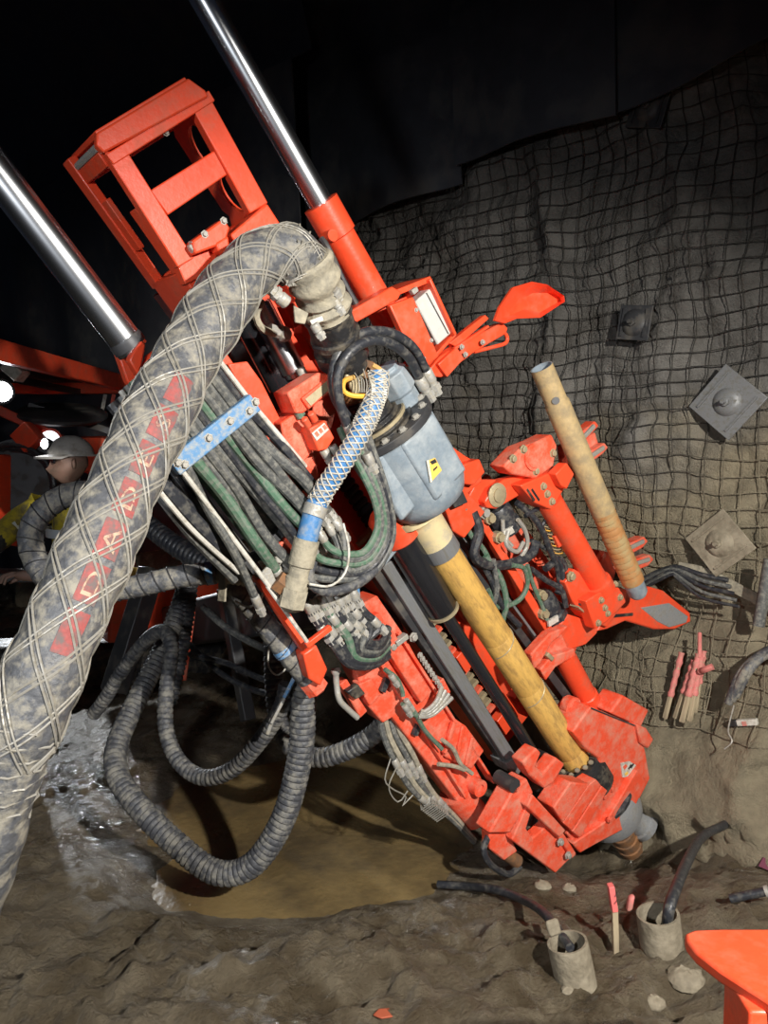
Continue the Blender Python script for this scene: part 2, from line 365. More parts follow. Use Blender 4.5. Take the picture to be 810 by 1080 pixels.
# dark membrane sheets hanging from the roof
def sheet(pa, pb, off, label, top=4.35):
    (sa, za), (sb, zb) = wsz(*pa, off), wsz(*pb, off); n = 60; m = 40; b = B(); pts = []
    for i in range(n+1):
        t = i/n; s = sa+(sb-sa)*t; zb_ = za+(zb-za)*t; row = []
        for j in range(m+1):
            k = j/m; z = zb_ + (top-zb_)*min(1, k/.6); o = off + .05*math.sin(s*5.3+2)*(1-k) + .05*(fbm(np.array([s*2.]), np.array([z*1.2]), 3)[0]-.5)
            if k > .6: a = (k-.6)/.4*math.pi*.45; o += 2.1*(1-math.cos(a)); z += 1.35*math.sin(a)
            else: o += .10*(z-zb_)*.6
            row.append(wpt(s, z, o))
        pts.append(row)
    for row in pts: b.v += row
    for row in pts: b.v += [p - WN*.012 for p in row]
    q = (n+1)*(m+1); I = lambda i, j: i*(m+1)+j
    for i in range(n):
        for j in range(m):
            b.f.append((I(i, j), I(i+1, j), I(i+1, j+1), I(i, j+1))); b.f.append((q+I(i, j), q+I(i, j+1), q+I(i+1, j+1), q+I(i+1, j)))
    for i in range(n): b.f.append((I(i, 0), q+I(i, 0), q+I(i+1, 0), I(i+1, 0)))
    for j in range(m):
        b.f.append((I(0, j), I(0, j+1), q+I(0, j+1), q+I(0, j))); b.f.append((I(n, j), q+I(n, j), q+I(n, j+1), I(n, j+1)))
    return solo('membrane_sheet', b, fabric, label, 'sheet', 'dark sheets hung from the tunnel roof')
sheet((640, 120), (960, -20), .24, 'dark membrane sheet at the right, its hem rising to the picture edge')
sheet((476, 172), (646, 119), .30, 'dark membrane sheet hanging between two others above the wire mesh')
sheet((322, 252), (482, 192), .22, 'dark membrane sheet hanging just right of the red guard frame')
sheet((-70, 610), (330, 560), .5, 'long dark membrane sheet in the gloom behind the guard frame')
# ------------------------------------------------------------------ feed mast (long red beam with its rails)
T = thing('feed_mast', 'tilted red steel feed mast with grey slide rail, inner spine and chain', 'drill mast', G(-.2, .1, -.2), MR)
# inner spine channel, far behind the rod
part('spine', B().lbox(-.17, .16, .12, 2.75, -.40, -.36), red, T, .004)
for v0, v1 in ((-.20, -.17), (.16, .19)): part('spine_flange', B().lbox(v0, v1, .12, 2.75, -.40, -.22), red, T, .004)
# front left beam
bl = part('side_beam', B().plate([(352, 655), (398, 628), (428, 672), (455, 722), (512, 828), (503, 838), (482, 846), (414, 757), (404, 763), (386, 742), (388, 736), (376, 712)], -.05, .10), redd, T, .006)
part('raised_strip', B().bar((404, 664), (450, 736), -.012, .062, .05), redd, T, .005)
part('cover_plate', B().plate([(378, 660), (400, 646), (412, 665), (390, 682)], -.02, .03), redd, T, .004)
part('edge_flange', B().bar((396, 690), (492, 842), -.025, .012, .035), redd, T, .002)
part('edge_flange', B().bar((421, 668), (522, 826), -.03, .012, .05), redd, T, .002)
part('side_lug', B().plate([(378, 722), (392, 716), (402, 732), (390, 745)], -.03, .05), redd, T, .004)
for k in range(9):
    p = L(443+k*2.6, 691+k*4.0, -.03); bolt(T, G(p.x, p.y, -.03), WW, .009, 'z')
for a in ((436, 672), (414, 682)): bolt(T, mp(*a, -.02), WW, .014, 'z')
hb = B().bar((419, 680), (431, 671), .0, .022, .03); part('grease_nipple_block', hb, zinc, T, .003)
# fan shaped casting beside the rail
fc = part('guide_casting', B().plate([(480, 758), (492, 766), (511, 792), (497, 812), (470, 799), (468, 786)], -.03, .09), redd, T, .006)
for (a, b_) in (((480, 762), (470, 795)), ((489, 766), (482, 804)), ((499, 778), (492, 808))): part('rib', B().bar(a, b_, -.018, .016, .02), redd, fc, .003)
part('guide_casting', B().plate([(461, 722), (468, 715), (476, 730), (468, 738)], -.05, .05), redd, T, .005)
part('end_tube', B().lathe(mp(478, 834, -.1), mp(513, 874, -.1)-mp(478, 834, -.1), [(0, .066), (.02, .068), (.20, .066), (.20, .055), (.19, .055)], 20), redd, T)
part('pivot_boss', B().lathe(mp(497, 826, -.06), WW, [(0, .036), (.06, .036), (.06, .018), (.05, .018)], 18), redd, T)
# grey slide rail
rl = part('slide_rail', B().plate([(403, 598), (415, 590), (548, 802), (540, 812)], -.06, .09), steel, T, .004)
part('rail_web', B().plate([(393, 605), (404, 598), (541, 812), (531, 804)], -.085, .05), darks, T, .004)
part('rail_head', B().plate([(533, 805), (548, 797), (553, 806), (547, 818), (538, 815)], -.045, .1), steel, T, .004)
part('mounting_plate', B().plate([(382, 600), (408, 566), (420, 580), (402, 602), (388, 612)], -.0, .03), gear, T, .003)
for a in ((398, 592), (408, 581)): bolt(T, mp(*a, 0), WW, .014, 'd')
# thin black guide at the right of the rod
part('guide_rail', B().plate([(450, 540), (456, 537), (640, 783), (633, 789)], -.07, .06), darks, T, .003)
part('guide_strip', B().bar((470, 540), (646, 782), -.10, .012, .08), steel, T, .002)
# feed chain: separate links up the inside of the spine
link = B().lathe((0, 0, 0), (1, 0, 0), [(-.035, .010), (-.028, .016), (.028, .016), (.035, .010)], 8)
CH = build_mesh('chain_link', link, grease, Matrix())
for k in range(44):
    o = bpy.data.objects.new('chain_link', CH); col.objects.link(o); o.parent = T
    M = Matrix.Translation(G(-.03, .42+k*.033, -.32)) @ MR.to_4x4(); o.matrix_local = WM[T].inverted() @ M; WM[o] = M
for k in range(26):                          # rack teeth along the left web
    part('rack_tooth', B().lbox(-.185, -.09, .50+k*.044, .518+k*.044, -.235, -.205), brass if k % 3 else redd, T)
for u0 in (.35, .78, 1.2): part('cross_plate', B().lbox(-.15, -.06, u0, u0+.10, -.24, -.19), red, T, .004)
for u0 in (.95, .30): part('cross_plate', B().lbox(.01, .06, u0, u0+.14, -.26, -.2), red, T, .004)
# upper part: carriage plates and flat steel beside the cylinders
part('upper_plate', B().plate([(222, 402), (258, 352), (304, 424), (276, 446)], -.26, .05), darks, T, .004)
part('fin_plate', B().plate([(240, 384), (261, 381), (276, 402), (300, 450), (294, 456), (268, 432)], .02, .05), red, T, .004)
part('carriage_frame', B().plate([(276, 448), (300, 434), (330, 505), (318, 520), (300, 500)], -.02, .08), redd, T, .004)
part('carriage_frame', B().plate([(312, 436), (350, 415), (356, 430), (345, 470), (332, 500)], -.06, .08), redd, T, .004)
part('rear_bracket', B().plate([(322, 330), (338, 340), (350, 372), (336, 380), (318, 352)], -.12, .06), red, T, .004)
part('rear_bracket', B().plate([(300, 322), (312, 318), (322, 340), (311, 346)], -.10, .06), red, T, .004)
part('head_slide', B().plate([(476, 470), (490, 480), (507, 490), (509, 508), (494, 520), (512, 540), (490, 568), (478, 560), (468, 530), (470, 495)], -.04, .12), red, T, .006)
part('head_slide', B().plate([(488, 490), (506, 484), (512, 498), (500, 512), (486, 510)], .0, .05), red, T, .006)
part('head_slide', B().plate([(472, 516), (486, 512), (494, 530), (480, 536)], .0, .03), darks, T, .004)

# ------------------------------------------------------------------ guard frame on top of the mast
T = thing('mast_guard_frame', 'open red steel guard frame with cross bar at the top of mast', 'guard frame', G(-.05, 2.7, -.08), MR)
wf = .05; wb = -.22
part('front_post', B().plate([(110, 160), (133, 157), (205, 272), (188, 282)], wf, .035), red, T, .004)
part('front_post', B().plate([(203, 114), (221, 101), (283, 214), (264, 225)], wf, .035), red, T, .004)
part('cross_bar', B().plate([(158, 201), (227, 158), (240, 184), (177, 227)], wf-.012, .03), red, T, .004)
cap = [L(101, 153, wf), L(219, 98, wf)]
v0 = -.235; v1 = .135; u0 = 3.165
b = B(); q = lambda v, u, w: G(v, u, w)
b.plate([(102, 140), (199, 82), (217, 95), (220, 102), (110, 161), (102, 153)], wf+.015, .03); part('top_cap', b, red, T, .005)
part('top_plate', B().lbox(v0+.02, v1-.03, 3.19, 3.205, wb, wf-.02), red, T, .003)
part('top_rail', B().lbox(v0, v1, u0-.05, u0-.02, wf-.05, wf+.004), red, T, .003)
# right side panel with three round holes
def holed(parent, v, th, ua, ub, wa, wb_, holes):
    b = B(); edges = [ua] + [(holes[i][0]+holes[i+1][0])/2 for i in range(len(holes)-1)] + [ub]
    for (uc, r), e0, e1 in zip(holes, edges[:-1], edges[1:]):
        wc = (wa+wb_)/2; n = 24; ring = []; outer = []
        for k in range(n):
            a = 2*math.pi*k/n + math.pi/4; c, s = math.cos(a), math.sin(a); ring.append((uc+r*1.15*c, wc+r*s))
            f = min(((e1-uc)/c if c > 1e-6 else (e0-uc)/c if c < -1e-6 else 9), ((wb_-wc)/s if s*(wb_-wc) > 1e-6 else (wa-wc)/s if abs(s) > 1e-6 else 9)); outer.append((uc+f*c, wc+f*s))
        for vv in (v, v+th):
            n0 = len(b.v); b.v += [G(vv, *p) for p in ring] + [G(vv, *p) for p in outer]
            b.f += [(n0+k, n0+(k+1) % n, n0+n+(k+1) % n, n0+n+k) for k in range(n)]
        n0 = len(b.v)-4*n
        b.f += [(n0+k, n0+(k+1) % n, n0+2*n+(k+1) % n, n0+2*n+k) for k in range(n)]
        b.f += [(n0+n+k, n0+n+(k+1) % n, n0+3*n+(k+1) % n, n0+3*n+k) for k in range(n)]
    return part('side_panel', b, red, parent)
holed(T, .105, .014, 2.70, 3.13, wf-.03, wb, [(2.77, .034), (2.885, .055), (3.03, .062)])
# left side: rear post, brace, lower cheek
part('rear_post', B().lbox(-.245, -.215, 2.78, 3.20, wb-.02, wb+.04), red, T, .004)
part('side_brace', B().lbox(-.24, -.222, 2.90, 3.06, wb+.03, wb+.085), red, T, .003)
part('side_brace', B().lbox(-.24, -.222, 2.80, 3.0, wf-.09, wf-.035), red, T, .003)
part('side_rail', B().lbox(-.24, -.215, 3.12, 3.16, wb, wf-.03), red, T, .003)
part('side_cheek', B().lbox(-.245, -.215, 2.60, 2.80, wb, wf-.02), red, T, .004)
part('roof_rod', B().tube([G(-.23, 3.17, wb+.02), G(-.23, 3.17, wf-.03)], .012, 8), zinc, T)
part('lower_plate', B().plate([(188, 281), (205, 268), (232, 252), (238, 258), (216, 290), (196, 300)], wf-.01, .04), red, T, .004)
bk = part('foot_block', B().plate([(243, 247), (282, 214), (302, 245), (289, 254), (279, 241), (251, 260)], wf+.02, .07), red, T, .006)
part('foot_pad', B().plate([(290, 253), (304, 243), (310, 252), (296, 262)], wf, .05), zinc, T, .003)
cl = part('clamp_block', B().plate([(203, 254), (236, 230), (243, 240), (238, 256), (222, 262), (206, 268)], wf+.04, .06), red, T, .006)
part('clamp_block', B().plate([(228, 256), (241, 248), (243, 262), (236, 268), (230, 264)], wf+.045, .05), red, T, .006)
mbolts(T, [(236, 233), (216, 247)], wf+.04, .008)
bolt(T, mp(204, 261, wf+.02), -VV, .014)
part('pin_rod', B().tube([mp(233, 262, wf), mp(245, 290, wf)], .018, 12), chrome, T)
part('rear_bar', B().lbox(-.22, .12, 2.74, 2.80, wb-.02, wb+.02), red, T, .004)
part('rear_bar', B().lbox(-.22, .12, 3.12, 3.18, wb-.02, wb+.02), red, T, .004)
mbolts(T, [(175, 140)], wf-.05, .007)

# ------------------------------------------------------------------ hydraulic cylinders
def cyl(name, label, chain, group=None):
    T = None
    for nm, a, b_, ra, m in chain:
        A, C = G(*a), G(*b_)
        if T is None: T = thing(name, label, 'hydraulic cylinder', C, MR, group)
        ln = (C-A).length
        if nm == 'barrel': prof = [(0, ra*1.0), (0.001, ra*1.14), (.12, ra*1.14), (.125, ra), (ln, ra)]
        else: prof = [(0, ra), (ln, ra)]
        part(nm, B().lathe(A, C-A, prof, 28), m, T)
    return T
p1 = L(338, 214, -.12)
T = cyl('hydraulic_cylinder', 'long chrome cylinder rod in red barrel right of the guard frame', [('barrel', (p1.x, p1.y, -.12), (p1.x, 2.22, -.12), .056, red), ('rod', (p1.x, 4.2, -.12), (p1.x, p1.y-.05, -.12), .042, chrome)])
part('port_pipe', B().tube(smooth([mp(339, 252, -.05), mp(346, 262, -.03), mp(362, 296, -.03), mp(376, 322, -.03)], .02), .011, 8), darks, T)
part('port_boss', B().lathe(mp(343, 251, -.07), WW, [(0, .02), (.05, .02), (.05, .012)], 10), red, T)
p2 = L(133, 360, 0)
T = cyl('hydraulic_cylinder', 'long chrome cylinder rod crossing the left picture edge', [('rod', (p2.x, 3.9, 0), (p2.x, p2.y-.03, 0), .0465, chrome)])
part('gland', B().lathe(G(p2.x, p2.y+.01, 0), -UU, [(0, .048), (.01, .050), (.03, .050)], 24), darks, T)
part('mount_bracket', B().plate([(136, 380), (140, 372), (150, 359), (154, 364), (150, 384), (146, 396)], .07, .04), red, T, .005)
part('mount_bracket', B().plate([(149, 396), (158, 374), (177, 361), (181, 366), (168, 394), (156, 412)], .07, .04), red, T, .005)
part('mount_bracket', B().plate([(122, 368), (132, 360), (150, 408), (146, 418), (134, 402)], -.05, .04), red, T, .005)
# short cylinders beside the head: a chrome one and a black one
def short(a, b_, w, r, m, label, mm='body'):
    A, C = mp(*a, w), mp(*b_, w); T = thing('hydraulic_cylinder', label, 'hydraulic cylinder', C, MR); ln = (C-A).length
    part(mm, B().lathe(A, C-A, [(0, r*.9), (.006, r), (ln-.02, r), (ln-.015, r*.8), (ln, r*.8)], 24), m, T); return T, A, C
T, A, C = short((272, 320), (312, 396), -.08, .042, chrome, 'short chrome cylinder under the muddy end of big hose')
fitting(T, mp(316, 388, -.03), mp(322, 400, -.03)-mp(316, 388, -.03), .014, .06)
part('hose_tail', B().tube(smooth([mp(276, 318, .0), mp(270, 332, .02), mp(276, 346, .02), mp(290, 352, .0)], .015), .012, 8), canvas, T)
part('fitting_clamp', B().lathe(mp(284, 347, .0), mp(302, 353, .0)-mp(284, 347, .0), [(0, .014), (.0, .02), (.035, .02), (.04, .026), (.06, .026), (.075, .014)], 8), zinc, T)
T, A, C = short((250, 318), (300, 412), -.14, .050, blackg, 'black cylinder beside the short chrome one')
# long feed cylinder: red cap, black barrel, thin rod
A = mp(408, 543, -.03); C = mp(468, 645, -.03); d = (C-A).normalized()
T = thing('feed_cylinder', 'polished black feed cylinder with red cap and thin rod beside ochre rod', 'hydraulic cylinder', mp(566, 800, -.03), MR)
part('cap', B().lathe(A-d*.02, d, [(0, .06), (.02, .078), (.13, .078), (.14, .066)], 28), red, T)
part('barrel', B().lathe(A+d*.10, d, [(0, .063), ((C-A).length-.12, .063), ((C-A).length-.10, .052)], 28), blackg, T)
part('rod', B().lathe(C, mp(566, 800, -.03)-C, [(0, .026), ((mp(566, 800, -.03)-C).length, .026)], 18), blackg, T)
part('barrel_lip', B().lathe(C-d*.012, d, [(0, .066), (.012, .066), (.012, .03)], 28), brass, T)

# ------------------------------------------------------------------ lamp box and scoop arm at the right of the mast
T = mthing('lamp_bracket', 'red steel lamp box with silvered glass beside the chrome rod barrel', 'work lamp', 440, 380, -.05)
part('top_bar', B().plate([(352, 338), (414, 302), (424, 308), (420, 316), (362, 348)], .03, .07), red, T, .005)
part('box_side', B().plate([(411, 322), (436, 313), (463, 376), (450, 386), (440, 384)], .03, .03), red, T, .004)
part('box_back', B().plate([(411, 322), (452, 296), (480, 352), (450, 386)], -.15, .03), red, T, .004)
part('box_lip', B().bar((418, 309), (455, 294), .0, .02, .18), red, T, .003)
part('box_rim', B().bar((454, 294), (481, 353), .02, .012, .18), red, T, .003)
part('box_rim', B().bar((481, 352), (452, 384), .0, .014, .16), red, T, .003)
ln = part('lamp_glass', B().plate([(438, 318), (454, 304), (478, 350), (462, 364)], .0, .06), lens, T, .006)
part('glass_seam', B().bar((450, 309), (473, 352), .003, .004, .006), darks, ln)
mbolts(T, [(439, 327), (455, 359), (447, 378)], .03, .006)
part('latch', B().plate([(434, 306), (440, 302), (442, 307), (437, 311)], .04, .02), zinc, T, .002)
T = mthing('scoop_arm', 'red bracket arm ending in a shallow scoop against the mesh wall', 'bracket', 455, 395, -.05)
part('arm', B().plate([(448, 396), (464, 376), (480, 366), (494, 358), (530, 340), (536, 346), (534, 352), (500, 372), (466, 398)], -.05, .05), red, T, .005)
part('arm_step', B().plate([(462, 384), (482, 366), (490, 378), (472, 398)], -.03, .05), red, T, .004)
part('arm_rib', B().plate([(474, 362), (512, 332), (516, 336), (482, 366)], -.05, .03), red, T, .003)
part('arm_rib', B().bar((480, 368), (516, 344), -.035, .01, .02), red, T, .002)
hp = [mp(x, y, -.06) for x, y in ((500, 368), (506, 357), (520, 352), (531, 351), (535, 356), (533, 362), (520, 366), (500, 371))]
part('handle_loop', B().tube(smooth(hp, .01), .008, 8), red, T)
mbolts(T, [(487, 366), (491, 374), (509, 361)], -.03, .008)
# scoop: floor plate with folded sides
sc = [(527, 324), (541, 303), (561, 297), (577, 300), (595, 312), (596, 318), (570, 335), (545, 336), (533, 341), (522, 338)]
inn = [(540, 327), (549, 316), (562, 309), (578, 309), (591, 314), (592, 317), (569, 330), (553, 326), (546, 329), (538, 333)]
b = B(); n = len(sc); rim = [mp(x, y, -.02) for x, y in sc]; bot = [mp(x, y, -.075) for x, y in inn]; bb = [p-WW*.01 for p in bot]; rr = [p-WW*.012 for p in rim]
b.v = rim+bot+bb+rr
for i in range(n):
    j = (i+1) % n; b.f += [(i, j, n+j, n+i), (3*n+i, 2*n+i, 2*n+j, 3*n+j), (i, 3*n+i, 3*n+j, j)]
b.f += [tuple(range(n, 2*n)), tuple(range(2*n, 3*n))]; part('scoop', b, red, T)
# ------------------------------------------------------------------ rotation head
T = thing('rotation_head', 'blue-grey rotation head gearbox with bolted flange on the mast', 'gearbox', G(0, 1.62, 0), MR)
ax = V((.045, 0, .055))
c0 = G(ax.x, 1.66, ax.z)
hd = part('housing', B().lathe(c0, UU, [(0, .075), (.0, .10), (.025, .142), (.06, .158), (.10, .163), (.34, .163)], 26), gear, T)
for k, (vv, ww, wd_, u_a, u_b) in enumerate([(.06, .215, .17, 1.75, 2.0), (-.10, .16, .10, 1.76, 2.0), (.19, .10, .06, 1.78, 1.99)]):
    part('cast_pad', B().lbox(vv-wd_/2, vv+wd_/2, u_a, u_b, ww-.10, ww), gear, hd, .012)
part('flange', B().lathe(G(ax.x, 2.0, ax.z), UU, [(0, .172), (.0, .178), (.03, .178), (.03, .12)], 30), darks, T, .003)
for k in range(14):
    a = 2*math.pi*k/14; bolt(T, G(ax.x+.155*math.cos(a), 2.03, ax.z+.155*math.sin(a)), UU, .012)
part('hub', B().lathe(G(ax.x-.03, 2.02, ax.z), UU, [(0, .135), (.02, .135), (.02, .115), (.045, .115), (.045, .10), (.06, .10), (.06, .085), (.085, .085), (.085, .06), (.14, .06)], 28), grease, T, .002)
part('hub_ring', B().lathe(G(ax.x-.03, 2.052, ax.z), UU, [(0, .122), (.012, .122), (.012, .1)], 28, cap=False), brass, T)
mo = part('hydraulic_motor', B().lathe(G(.15, 2.03, ax.z+.02), UU, [(0, .06), (.05, .06), (.055, .068), (.13, .068), (.14, .05), (.155, .05)], 8), gear, T, .004)
part('hydraulic_motor', B().lbox(.02, .12, 2.10, 2.20, -.02, .06), gear, T, .008)
pl = part('warning_plate', B().plate([(451, 486), (459, 483), (466, 496), (455, 508)], .222, .004), stick_y, hd)
part('plate_border', B().plate([(450, 486), (452.5, 485), (456, 508), (454, 509)], .223, .004), whitem, pl)
part('plate_mark', B().plate([(453.5, 487), (459, 484), (461, 487.5), (456, 490)], .2235, .003), blk, pl)
part('plate_mark', B().plate([(457, 495), (461, 491.5), (461.5, 493), (457.5, 497)], .2235, .003), blk, pl)
sp = part('spindle_neck', B().lathe(G(0, 1.68, 0), -UU, [(0, .12), (.03, .118), (.045, .085), (.06, .076), (.20, .072), (.22, .068)], 26), cream, T)
part('spindle_collar', B().lathe(G(0, 1.50, 0), -UU, [(0, .073), (.06, .073), (.065, .066)], 26), steel, T)
# fittings that feed the motor, and the two black hoses that arch over the head
fa = [((441, 398), (454, 420)), ((449, 390), (460, 412))]
for a, b_ in fa: fitting(T, mp(*a, .12), mp(*b_, .12)-mp(*a, .12), .017, .10)
for a, b_ in (((366, 446), (373, 463)), ((386, 478), (396, 500))): fitting(T, mp(*a, .17), mp(*b_, .17)-mp(*a, .17), .015, .075)

H = [('black hose arching over the head on the left, nearer loop', [(443, 400, .12), (431, 377, .16), (411, 362, .19), (388, 360, .20), (367, 374, .20), (356, 398, .19), (358, 424, .18), (366, 448, .17)], .0165),
     ('black hose arching over the head, outer loop behind the nearer one', [(450, 392, .12), (436, 367, .15), (414, 352, .165), (388, 350, .17), (364, 362, .165), (352, 388, .16), (353, 418, .15), (372, 448, .14)], .0165)]
for lab, pts, r in H:
    solo('hydraulic_hose', B().tube(smooth(hosepts(pts, 'm'), .015), r, 12), rub2, lab, 'hose', 'black hoses arching over the rotation head')

sockm = mat('pale_woven_wire', (.55, .52, .45), .5, .1, (.36, .32, .25), .4, 50)
# swivel with rusty guard, yellow loop, and the blue braided hose
T = mthing('water_swivel', 'rusty water swivel with yellow rope loop on top of the head', 'swivel', 392, 430, .08)
part('body', B().lathe(mp(386, 430, .06), UU, [(0, .05), (.05, .05), (.06, .062), (.10, .062), (.11, .045), (.15, .045)], 16), rust, T)
part('guard_plate', B().plate([(371, 386), (384, 378), (396, 382), (402, 402), (392, 416), (376, 410)], .10, .03), rust, T, .006)
part('guard_plate', B().plate([(364, 396), (374, 384), (384, 390), (386, 412), (374, 418)], .13, .015), brass, T, .006)
lp = [(373, 398, .15), (363, 402, .16), (362, 412, .17), (370, 417, .18), (382, 418, .19), (396, 418, .18), (406, 412, .16), (407, 400, .15), (401, 390, .15), (393, 385, .14)]
part('rope_loop', B().tube(smooth(hosepts(lp, 'm'), .012), .0085, 8), yellowp, T)
for s_ in range(4):
    q = [(374+s_*3, 396+random.uniform(-8, 8), .17), (378+s_*3, 404+random.uniform(-6, 6), .19), (380+s_*2, 414, .20)]
    part('wire_tie', B().tube(smooth(hosepts(q, 'm'), .01), .0018, 5), wire, T)
def winding(path, r, turns, strands, wr, direc, gap=.0, start=0, n=5):
    b = B(); fr = frames(path); m = len(fr)
    for s_ in range(strands):
        for g in ((-gap, gap) if gap else (0,)):
            pts = []
            for i, (p, x, y) in enumerate(fr):
                rr = r[i] if isinstance(r, (list, tuple)) else r
                a = direc*2*math.pi*turns*i/(m-1) + 2*math.pi*s_/strands + start + g/rr
                pts.append(p + (x*math.cos(a)+y*math.sin(a))*(rr + wr*.7*(1 if direc > 0 else 1.5)))
            b.tube(pts, wr, n)
    return b
pts = [(399, 392, .19), (399, 410, .20), (391, 432, .22), (378, 460, .22), (360, 490, .20), (344, 514, .17), (335, 530, .15)]
path = smooth(hosepts(pts, 'm'), .008)
T = thing('blue_braided_hose', 'blue hose in a woven wire sock hanging from swivel in front of mast', 'hose', path[-1], MR)
part('hose', B().tube(path, .030, 16), blue, T)
part('wire_sock', winding(path, .0305, 4.5, 5, .0026, 1), sockm, T); part('wire_sock', winding(path, .0305, 4.5, 5, .0026, -1), sockm, T)
part('sock_end', winding(path[:26], .033, 6, 4, .003, 1), sockm, T); part('sock_end', winding(path[-14:], .033, 5, 3, .003, 1), sockm, T)
path2 = smooth(hosepts([(335, 530, .15), (329, 548, .15), (323, 572, .15)], 'm'), .01)
part('clamp_ring', B().lathe(path2[1], path2[2]-path2[1], [(0, .030), (0, .038), (.035, .038), (.035, .030)], 20), zinc, T)
part('lower_hose', B().tube(path2, .034, 18), blue, T)
e0 = path2[-1]; d = (mp(312, 618, .14)-e0).normalized()
part('coupling', B().lathe(e0-d*.01, d, [(0, .036), (.0, .041), (.085, .041), (.09, .034), (.12, .034), (.125, .040), (.16, .040)], 16), canvas, T)
part('elbow', B().lathe(e0+d*.15, d, [(0, .044), (.06, .044), (.075, .02)], 6), canvas, T)
part('elbow_arm', B().lathe(mp(314, 628, .13), mp(298, 616, .11)-mp(314, 628, .13), [(0, .030), (.05, .030), (.05, .036), (.085, .036)], 6), rust, T)

# valve block with white and red tag, and the small framed box above it
T = mthing('valve_block', 'red valve block with white lettered tag and two knobs', 'valve', 335, 480, .05)
vb = part('body', B().plate([(326, 452), (343, 443), (353, 462), (345, 474), (336, 476)], .13, .06), red, T, .004)
part('tag_plate', B().plate([(329, 457), (342, 446), (347, 453), (334, 465)], .134, .004), whitem, vb)
for k in range(3): part('tag_letter', B().plate([(331.5+k*4.2, 457-k*3.6), (334.2+k*4.2, 454.6-k*3.6), (337+k*4.2, 458.6-k*3.6), (334.4+k*4.2, 461-k*3.6)], .1355, .002), redd, vb)
for a in ((325, 449), (332, 443)): part('knob', B().lathe(mp(*a, .12), mp(a[0]-4, a[1]-7, .13)-mp(*a, .12), [(0, .012), (.03, .012), (.034, .008)], 10), red, T)
for a in ((341, 474), (350, 470)): fitting(T, mp(*a, .11), mp(a[0]+7, a[1]+12, .11)-mp(*a, .11), .013, .06)
part('manifold', B().plate([(296, 446), (318, 432), (326, 450), (330, 478), (316, 492), (300, 470)], .07, .08), redd, T, .006)
part('manifold', B().plate([(302, 468), (324, 458), (338, 500), (330, 516), (316, 505)], .05, .07), redd, T, .006)
part('green_plug', B().lathe(mp(318, 440, .08), mp(313, 430, .08)-mp(318, 440, .08), [(0, .016), (.06, .016)], 10), green, T)
T = mthing('junction_box', 'dull red box with mud-filled window beside the black arched hoses', 'box', 325, 425, .02)
part('shell', B().plate([(303, 414), (336, 393), (350, 395), (352, 412), (320, 436), (312, 436)], .10, .10), redd, T, .006)
part('frame', B().plate([(318, 420), (348, 396), (352, 410), (326, 432)], .112, .012), redd, T, .004)
part('window', B().plate([(322, 421), (346, 401), (349, 409), (328, 428)], .116, .006), brass, T)

# ------------------------------------------------------------------ drill rods
A = G(0, 1.46, 0); T = thing('drill_rod', 'ochre drill rod running down the mast into foot clamp', 'drill rod', G(0, -.12, 0), MR)
part('tube', B().lathe(A, -UU, [(0, .064), (.50, .0645), (.502, .062), (.506, .0645), (.82, .0645), (.822, .062), (.826, .0645), (1.28, .0645), (1.282, .061), (1.288, .0655), (1.5, .0655)], 30), ochre, T)
for u_ in (.92, .60): part('spiral_groove', B().tube([G(.0652*math.sin(a/6), u_+.02*a/6, .0652*math.cos(a/6)) for a in range(-8, 9)], .003, 5), brass, T)
a0 = PX(571, 387, 3.10); a1 = PX(674, 628, 3.55); d = (a1-a0).normalized(); ln = (a1-a0).length
T = thing('casing_pipe', 'tan mud-coated casing pipe with rusty threaded lower end held in grippers', 'casing pipe', a1)
part('tube', B().lathe(a0, d, [(.004, .042), (0, .047), (.16, .047), (.17, .052), (ln*.60, .052)], 28, cap=False), tan, T)
part('bore', B().lathe(a0, d, [(.0, .0465), (.0, .041), (.25, .041)], 28, cap=False), gear, T)
prof = [(ln*.60, .052)]
for k in range(12): prof += [(ln*(.615+k*.025), .052), (ln*(.618+k*.025), .048), (ln*(.630+k*.025), .052)]
prof += [(ln*.93, .051), (ln*.93, .046)]
part('threaded_end', B().lathe(a0, d, prof, 28), mat('rusty_thread', (.42, .20, .07), .65, .1, (.36, .26, .12), .42, 14, .2), T)
part('pin_end', B().lathe(a0, d, [(ln*.93, .046), (ln*.985, .045), (ln, .034)], 24), gear, T)
part('side_hole', B().lathe(a0+d*.14 + (CAM-a0).cross(d).cross(d).normalized()*-.043, (CAM-a0).cross(d).cross(d)*-1, [(0, .016), (.007, .016), (.007, .001)], 12), steel, T)

# ------------------------------------------------------------------ rod handler at the right of the mast
T = mthing('rod_handler', 'red rod handling arm with two gripper heads and tangled hoses', 'rod handler', 590, 700, -.1)
part('back_plate', B().plate([(494, 524), (516, 500), (620, 650), (606, 690), (586, 690)], -.24, .03), redd, T, .004)
part('edge_bar', B().plate([(492, 530), (498, 526), (592, 676), (584, 680)], -.08, .10), red, T, .004)
part('top_plate', B().plate([(492, 528), (504, 506), (530, 506), (512, 530), (500, 536)], -.08, .05), red, T, .005)
pv = part('pivot_arm', B().plate([(511, 529), (518, 516), (532, 506), (560, 499), (552, 512), (550, 522), (524, 537), (514, 536)], -.04, .06), red, T, .008)
part('pivot_disc', B().lathe(mp(524, 522, -.04), WW, [(0, .05), (.006, .05), (.010, .042), (.012, .03), (.018, .03), (.022, .01)], 20), brass, pv)
g1 = part('gripper_head', B().plate([(531, 492), (550, 472), (566, 466), (582, 458), (588, 470), (584, 492), (566, 505), (540, 500)], .0, .09), redd, T, .008)
part('cap_disc', B().lathe(mp(563, 482, .0), WW, [(0, .058), (.008, .058), (.008, .046), (.012, .044)], 24), redd, g1)
